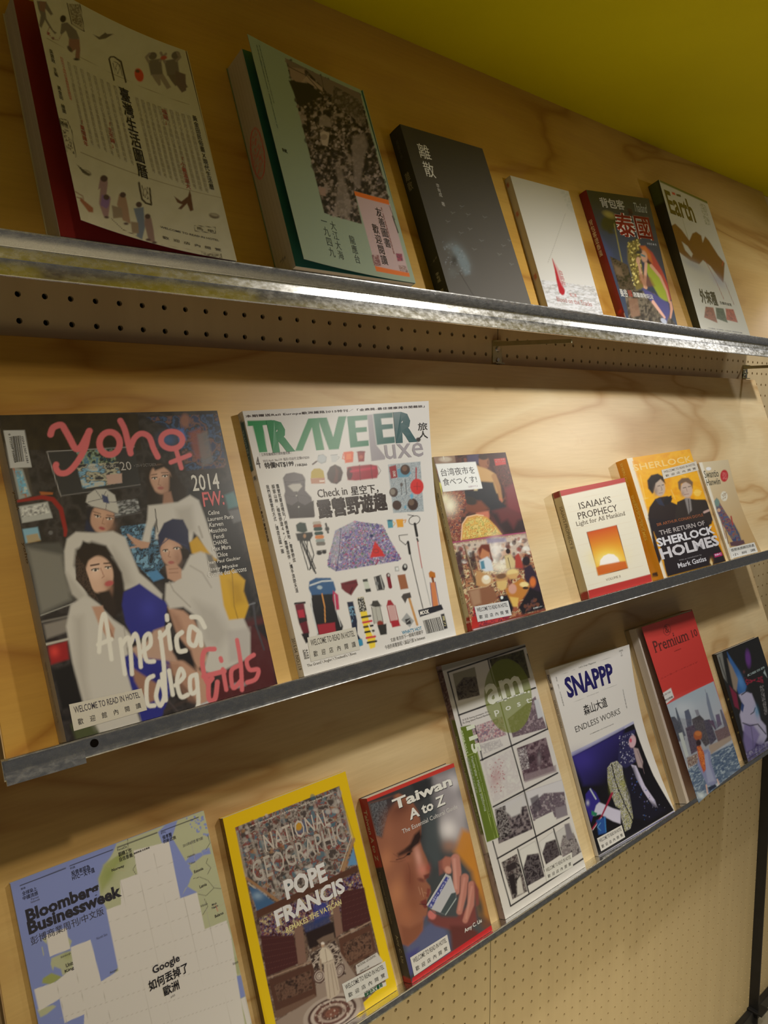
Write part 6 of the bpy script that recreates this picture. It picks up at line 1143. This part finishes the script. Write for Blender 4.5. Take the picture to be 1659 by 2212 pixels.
cell([(755,1190),(1035,1100),(1075,1370),(815,1410)],[(110,94,108),(84,70,84),(150,136,146)],11,(200,192,202)); f.poly([(790,1240),(850,1210),(880,1320),(820,1360)],(70,60,72),6,.8).poly([(830,1400),(960,1340),(990,1420),(840,1500)],(206,198,200),3); f.poly([(980,1320),(1060,1290),(1075,1370),(990,1400)],(130,118,130),5)
cell([(570,1720),(690,1655),(770,1940),(655,2000)],[(70,56,60),(140,128,130),(40,32,36)],12); f.poly([(600,1750),(680,1710),(690,1760),(620,1800)],(50,40,44),6).poly([(690,1860),(715,1820),(740,1950),(690,1970)],(190,180,180),5); f.poly([(620,1820),(670,1800),(690,1960),(650,1960)],(40,32,36),6)
cell([(705,1630),(830,1560),(900,1830),(770,1900)],[(50,40,48),(100,90,96),(40,32,38)],13,(206,198,200)); cell([(855,1570),(965,1490),(1020,1670),(910,1740)],[(60,50,56),(90,80,86),(50,40,46)],14,(206,198,202)); cell([(985,1500),(1090,1430),(1180,1650),(1050,1730)],[(120,108,114),(150,140,144),(80,70,76)],15,(190,182,186))
f.poly([(1050,1440),(1085,1430),(1120,1540),(1070,1560)],(120,110,120),5)
for l in rows: f.line(l,12,LN,2)
for l in ([(165,288),(270,690)],[(470,185),(500,310),(560,500),(650,840),(745,1180),(830,1510),(900,1790)],[(370,690),(430,950)],[(505,1560),(640,2050)],[(695,1620),(780,1950)],[(968,1470),(1025,1670)],[(770,150),(860,420),(925,720)]): f.line(l,9,LN,2)
f.ell(624,465,178,280,(118,124,50),-6,3,.78)
f.poly([(260,700),(340,682),(555,1530),(460,1568)],(96,110,40),2.5)
f.T('am',(480,545),(760,440),(435,385),(216,212,204),serif=True,bold=.04); f.T('p  o  s  t:',(530,640),(805,510),(515,570),(206,202,196),bold=.035); f.ell(603,495,9,9,(216,212,204)).ell(780,435,8,8,(216,212,204))
f.TR('115',(300,700),(358,905),70,(210,210,196),bold=.07); f.TR('07/08.2015',(255,730),(300,905),22,(190,196,160),bold=.03); f.TR('Manila site • Manila platforms',(335,925),(432,1340),26,(200,204,180),bold=.04); f.TR('馬尼拉現場‧馬尼拉平台',(305,935),(375,1200),20,(190,196,160),bold=.02); f.TR('Issue feature Manila site Manila platforms',(390,930),(510,1345),10,(180,188,140)); f.TR('Independent curator Taiwan contemporary art',(365,910),(480,1380),10,(180,188,140))
f.line([(385,890),(545,1530)],2.5,(170,180,110),1.3).line([(345,915),(520,1535)],2.5,(170,180,110),1.3).line([(298,920),(385,888)],2.5,(180,190,120),1.3)
f.T('王文志 Eating pineapples 2014',(278,660),(480,590),(272,642),(90,80,84)); f.T('Pu Ding Island Floated Bamboo',(282,682),(490,610),(278,664),(90,80,84))
o=f.build('front_cover',b.root)
hotel_label(f,o,[(893,1765),(1105,1650),(1115,1760),(915,1868)],NN,white=(218,208,206),bg=(206,198,196),col=(100,92,92))
s_=b.spine(NN,[(940,1443),(953,1438),(1091,1982.5),(1078,1982)],white=(205,195,190),bg=(140,118,122))
s_.poly([(200,700),(260,690),(465,1565),(430,1575)],(74,84,34),3); s_.tex([(75,280),(120,270),(250,650),(190,690)],[(110,86,90),(70,50,56),(140,120,120)],16,seed=2); s_.line([(70,300),(130,285)],7,LN); s_.line([(180,640),(250,625)],7,LN); s_.tex([(445,1600),(500,1590),(620,2080),(580,2100)],[(150,136,136),(60,46,50),(90,70,74)],26,seed=5); s_.poly([(440,1580),(490,1570),(510,1690),(470,1710)],(176,166,160),4); s_.line([(455,1715),(520,1700)],7,LN)
s_.TR('Manila site • Manila platforms',(235,840),(345,1250),16,(150,156,110)); s_.TR('馬尼拉現場‧馬尼拉平台',(355,1280),(430,1550),14,(140,146,100)); s_.build('spine',b.root)

# ---- photographer magazine, white with stage photo
b=Book('magazine',3,[(1185,1446),(1359,1392),(1456,1746),(1293,1847)],8,'white photography magazine, navy capital title, dancer bending over on dark stage','magazine',tt=[8,28,24,8])
b.body(back=GREYB,inset=2)
f=b.front(OO,step=1.3,bend=lambda u,v:(0*u,u**1.5*15*np.sin(np.pi*v),0*u),white=(226,222,212),bg=(222,218,210))
f.poly([(365,1115),(1000,805),(1010,830),(375,1150)],(176,176,204),3)
ph=[(372,1152),(1005,828),(1170,1300),(1320,1620),(612,2068)]
f.poly(ph,(20,18,24),3); f.grad([(372,1152),(900,880),(860,1200),(780,1400),(480,1420)],(450,1150),(54,46,124),(700,1380),(22,18,34),20); f.blob(480,1180,120,90,(62,52,140),0,.7)
f.poly([(600,2080),(1318,1628),(1330,1640),(1300,1670),(640,2080)],(120,122,180),4)
f.poly([(870,970),(900,925),(960,900),(1020,880),(1000,1000),(1010,1180),(900,1250),(830,1200),(840,1080)],(46,44,84),6).dots([(850,950),(1010,900),(1000,1200),(860,1200)],[(150,150,180),(70,66,110),(30,28,50),(190,190,206)],120,5,seed=3)
f.ell(985,995,36,60,(206,170,178),12,5).ell(968,985,12,20,(196,80,100)).poly([(990,1050),(1040,1060),(1080,1180),(1070,1240),(1030,1230),(1010,1150)],(170,150,150),6).line([(1030,1080),(1070,1200),(1085,1290)],5,(110,90,96),2)
f.poly([(960,1210),(1010,1220),(1080,1400),(1160,1530),(1175,1590),(1160,1600),(1130,1570),(1060,1450),(1000,1330)],(196,190,214),4).line([(1150,1560),(1135,1600)],6,(196,190,214)).line([(1160,1560),(1178,1598)],6,(196,190,214))
f.poly([(720,1250),(760,1200),(820,1180),(870,1230),(880,1350),(930,1480),(950,1700),(920,1800),(870,1830),(840,1700),(830,1620),(790,1600),(760,1520),(720,1380)],(150,148,140),4); f.tex([(720,1250),(760,1200),(820,1180),(870,1230),(880,1350),(930,1480),(950,1700),(920,1800),(870,1830),(840,1700),(830,1620),(790,1600),(760,1520),(720,1380)],[(190,188,180),(40,40,40),(180,178,166),(70,70,60),(170,168,120)],8,seed=4,sharp=2)
f.line([(765,1215),(800,1380),(870,1560),(950,1740)],10,(20,18,22),2).blob(870,1400,26,60,(150,150,50),0,.6).blob(740,1420,14,60,(130,130,50),0,.5)
f.poly([(880,1240),(990,1230),(1060,1500),(1250,1620),(1100,1720),(960,1700),(900,1450)],(26,24,40),16,.8); f.dots([(960,1280),(1050,1400),(1260,1600),(1050,1720),(940,1500)],[(90,90,150),(50,90,160),(140,140,170)],40,5,seed=9,a=.7)
f.poly([(580,1570),(620,1565),(760,1620),(835,1640),(830,1760),(760,1740),(640,1680),(560,1700),(550,1640)],(200,196,216),6).poly([(500,1500),(550,1440),(600,1480),(640,1560),(600,1600),(550,1760),(500,1620)],(50,40,130),6).poly([(555,1650),(610,1670),(600,1700),(555,1690)],(40,120,90),4).line([(545,1450),(600,1540)],12,(190,200,206),4).blob(520,1580,14,22,(200,200,210),0,.8)
f.line([(560,1820),(650,1700),(760,1480)],[14,14,20],(150,30,60),4).line([(565,1830),(650,1710)],5,(210,200,206)).poly([(600,1740),(690,1700),(690,1850),(620,1870)],(40,80,150),8).line([(640,1760),(610,1800),(640,1830)],6,(100,160,200),3).line([(680,1700),(690,1840)],8,(60,130,190),4)
f.T('SNAPPP',(338,612),(800,440),(298,410),(34,30,92),bold=.06); f.T('森山大道',(497,765),(738,678),(486,668),(60,58,56),bold=.02); f.T('ENDLESS WORKS',(415,935),(865,728),(403,870),(90,88,84),serif=True); f.T('Let\'s Snap Magazine',(442,325),(605,268),(440,302),(90,92,84),shear=.3)
f.T('日本重量級攝影大師‧作品與生活全紀錄',(556,948),(795,832),(553,934),(120,118,114)); f.T('2015 SPECIAL ISSUE',(525,590),(642,540),(523,580),(170,168,164)); f.T('SUMMER\n07\n2015',(828,210),(868,200),(820,150),(140,138,132))
for p in ([(275,380),(405,330)],[(645,245),(785,205)],[(345,660),(505,595)],[(662,530),(820,468)]): f.line(p,2,(170,168,160),1.2)
f.TV('攝影 旅行 生活風格雜誌',(222,400),(288,680),12,(150,148,142)); f.TV('全彩完整收錄',(880,510),(925,690),12,(150,148,142))
o=f.build('front_cover',b.root)
hotel_label(f,o,[(602,1905),(838,1772),(868,1880),(640,2022)],OO,white=(226,222,214),bg=(216,212,206),col=(90,86,86))
s_=b.spine(OO,[(1174,1450),(1185,1446),(1293,1847),(1286,1848.5)],white=(212,204,194),bg=(196,186,178))
s_.TR('SNAPPP',(138,420),(172,550),28,(40,34,60),bold=.05); s_.poly([(180,595),(208,590),(220,640),(190,645)],(50,40,50),3); s_.TR('ENDLESS WORKS',(232,775),(322,1095),24,(110,100,96),serif=True); s_.build('spine',b.root)

# ---- red lifestyle magazine, cover curling open
XL=1304.0
b=Book('magazine',3,[(1385.6,1355),(1496,1319.5),(1596,1645.5),(1502,1711)],25,'thick magazine with curling red front cover over a city skyline photo','magazine',tt=[38,26,26,46])
qx=at((1481,1725),3,25)[0]-b.x0; qr=(b.q[1][0]+b.q[2][0])/2; top=b.q[0][1]
prism('page_block',[(qx,top-1),(qr-1,top-1),(qr-1,.2),(qx,.2)],-10,-24.6,pages_mat('magazine_page_edges',(.58,.52,.47),(.72,.66,.60)),b.root)
prism('page_block',[(qx+.6,top-2),(qr-1,top-2),(qr-1,.2),(qx+.6,.2)],-.9,-9.8,PAGES_TAN,b.root)
prism('back_cover',[(qx-1,top),(qr,top),(qr,0),(qx-1,0)],-.2,-.85,plain('buff_card',(.42,.36,.24)),b.root)
prism('spine',[(qr-1,top),(qr,top),(qr,0),(qr-1,0)],-.85,-25.6,plain('red_spine',(.5,.05,.04)),b.root)
f=b.front(PP,step=1.3,bend=lambda u,v:(0*u,12*u*(1-u),0*u),white=(212,204,198),bg=(186,52,46))
f.grad([(200,250),(730,80),(930,780),(420,980)],(300,300),(190,58,52),(800,760),(182,48,42))
sk=[(440,1025),(930,795),(1185,1590),(745,1900)]
f.grad(sk,(600,950),(150,160,172),(700,1200),(160,162,172)); f.blob(640,1050,120,70,(190,190,196),0,.5)
f.poly([(860,905),(872,900),(895,980),(930,1110),(975,1230),(940,1250),(900,1130),(870,1000)],(110,116,134),4).line([(862,905),(852,870)],4,(120,120,134))
for p,c in (([(550,1045),(560,1040),(600,1150),(650,1300),(600,1320)],(76,82,96)),([(500,1130),(540,1125),(600,1200),(640,1340),(560,1360),(520,1280)],(60,66,78)),([(645,1075),(690,1055),(715,1130),(720,1220),(670,1230)],(80,84,104)),([(750,1065),(785,1060),(800,1110),(770,1120)],(120,118,130)),([(718,1150),(800,1110),(840,1150),(895,1370),(850,1400),(740,1260)],(66,60,64)),([(650,1230),(740,1200),(780,1330),(800,1420),(700,1470)],(70,54,72)),([(835,1160),(895,1150),(960,1330),(900,1390)],(60,56,74)),([(880,1160),(930,1160),(960,1260)],(76,50,80)),([(950,1110),(985,1100),(1010,1200),(970,1230)],(96,84,110)),([(990,1065),(1005,1060),(1080,1240),(1040,1260)],(96,90,104)),([(940,1260),(1060,1210),(1090,1300),(980,1380)],(110,84,84))): f.poly(p,c,4)
f.tex([(480,1130),(1090,1180),(1090,1330),(640,1560),(540,1300)],[(50,48,58),(120,112,120),(80,70,84)],9,seed=4,a=.3,sharp=1.6)
f.poly([(575,1280),(615,1270),(670,1480),(640,1500)],(170,172,170),4).poly([(880,1390),(960,1360),(1090,1300),(1100,1340),(900,1470)],(150,132,120),6).tex([(650,1500),(760,1460),(780,1540),(660,1590)],[(150,130,120),(90,60,56),(180,170,160)],9,seed=6)
f.poly([(650,1610),(760,1550),(900,1470),(1110,1370),(1185,1590),(745,1900)],(76,92,116),5).tex([(650,1610),(1110,1370),(1185,1590),(745,1900)],[(60,76,104),(96,110,130),(70,86,112),(150,160,172)],10,seed=7,aspect=2.4,rot=-28,a=.8,sharp=1.4)
f.blob(780,1830,50,30,(200,204,206),0,.8).blob(960,1740,30,20,(206,206,210),0,.7).blob(1120,1640,40,20,(150,160,176),0,.6)
f.poly([(770,1480),(810,1440),(870,1420),(895,1450),(900,1540),(950,1700),(930,1740),(850,1740),(790,1620),(760,1560)],(120,122,156),6).poly([(820,1480),(870,1450),(880,1560),(930,1700),(860,1720)],(146,148,176),8,.8).poly([(860,1760),(930,1730),(950,1750),(870,1790)],(34,40,60),4)
f.ell(775,1300,42,44,(150,78,42),0,6).ell(780,1280,34,22,(176,104,54),0,6).ell(782,1365,26,30,(44,26,30),0,6).poly([(760,1400),(800,1390),(830,1450),(845,1600),(820,1630),(790,1560),(770,1480)],(166,70,34),6).tex([(765,1400),(800,1395),(835,1470),(840,1610),(795,1560)],[(120,44,30),(206,116,50),(150,60,34)],9,seed=9,aspect=.4)
f.line([(840,1740),(850,1810)],14,(190,150,140),4).line([(955,1690),(970,1730)],12,(196,160,150),4)
f.poly([(405,915),(512,855),(542,945),(440,1020)],(196,190,188),3); f.T('歡迎閱讀',(450,985),(530,945),(440,968),(110,104,104),bold=.02); f.T('WELCOME TO READ',(420,945),(510,895),(415,925),(120,112,110))
f.T('&',(462,322),(512,300),(455,242),(100,34,30),serif=True); f.line([(480+36*math.cos(a),280+56*math.sin(a)) for a in np.linspace(0,6.3,24)],5,(100,34,30),2).ell(540,318,7,8,(100,34,30))
f.T('Premium',(350,515),(702,385),(320,400),(84,32,28),serif=True,bold=.012); f.T('10',(722,365),(778,345),(708,290),(84,32,28),serif=True,bold=.012)
f.T('ニューヨーク・シティガイド',(412,780),(778,608),(405,758),(130,36,30)); f.T('& PREMIUM',(555,505),(620,475),(550,492),(120,36,32))
o=f.build('front_cover',b.root)
bk=Sheet(b.cor,lambda u,v:(lambda p:(p[0]+.1,p[1]+.45,p[2]))(f.surf(u,v)),PP,step=20,white=(212,204,198),bg=(150,50,40)); bk.build('cover_lining',o)

# ---- dark comic-like book at far right
t_=10
q0=at((1547,1413),3,t_); q1=at((1638,1375),3,t_); q3=at((1612,1632),3,t_)
xr=q1[0]; cr=to_px(3,xr,FLOOR[3]+.4,t_)
b=Book('book',3,[(1547,1413),(1638,1375),cr,(1612,1632)],t_,'black book with pale violet abstract figure, far right of the lower shelf')
b.body(back=plain('black_board',(.015,.015,.017)),cover=.5)
f=b.front(PP,step=1.2,white=(206,202,200),bg=(28,28,30))
f.poly([(955,530),(1010,500),(1060,790),(1020,740)],(110,110,108),6).line([(985,550),(1010,640),(1060,790)],8,(60,60,60),3)
f.poly([(1060,500),(1100,560),(1180,680),(1250,830),(1230,900),(1170,900),(1120,760)],(48,90,150),7).blob(1190,780,30,80,(80,130,190),-20,.7)
f.poly([(1060,560),(1110,640),(1165,760),(1150,880),(1120,850)],(130,116,104),7).poly([(1080,820),(1150,900),(1175,1050),(1130,1020)],(110,30,56),7)
f.poly([(1170,910),(1240,880),(1300,900),(1335,990),(1390,1160),(1440,1220),(1450,1330),(1400,1420),(1300,1350),(1210,1250),(1180,1100),(1210,1000)],(160,156,186),8).poly([(1220,1190),(1310,1200),(1380,1300),(1300,1480),(1250,1510),(1215,1350)],(110,100,150),12,.9)
f.line([(1200,910),(1260,870),(1290,890)],10,(30,34,50),4).line([(1290,1100),(1320,1080),(1335,1040)],9,(40,44,60),4).line([(1210,1180),(1280,1210),(1360,1200),(1440,1300)],10,(26,26,40),5).line([(1290,1210),(1310,1350),(1310,1480)],8,(90,84,120),5).poly([(1200,980),(1225,1010),(1210,1080),(1190,1050)],(40,60,110),5).blob(1350,1080,20,60,(60,130,170),-10,.7).blob(1380,1420,60,60,(70,56,110),0,.8)
f.ell(1268,560,26,80,(96,50,130),-6,10,.9).blob(1225,690,10,14,(100,60,60),0,.8)
f.tex([(1225,740),(1300,770),(1410,730),(1420,800),(1330,780),(1250,820)],[(28,28,30),(150,30,60),(28,28,30)],14,seed=3,sharp=1.6); f.tex([(1380,830),(1420,820),(1460,1100),(1430,1120)],[(28,28,30),(120,116,120),(28,28,30)],12,seed=4,sharp=1.6)
f.T('幻想世界',(1265,755),(1435,640),(1255,715),(170,186,190),bold=.04); f.poly([(1420,700),(1435,670),(1460,750)],(150,160,166),4)
f.tex([(1200,1480),(1480,1360),(1500,1450),(1260,1540)],[(110,106,136),(60,50,100),(130,126,150)],20,seed=5)
f.build('front_cover',b.root)
s_=b.spine(PP,[(1536,1421),(1547,1413),(1612,1632),(1603,1636)],white=(206,202,200),bg=(18,18,18)); s_.dots([(1040,900),(1070,900),(1230,1500),(1200,1500)],[(120,110,60)],8,4,seed=2); s_.build('spine',b.root)
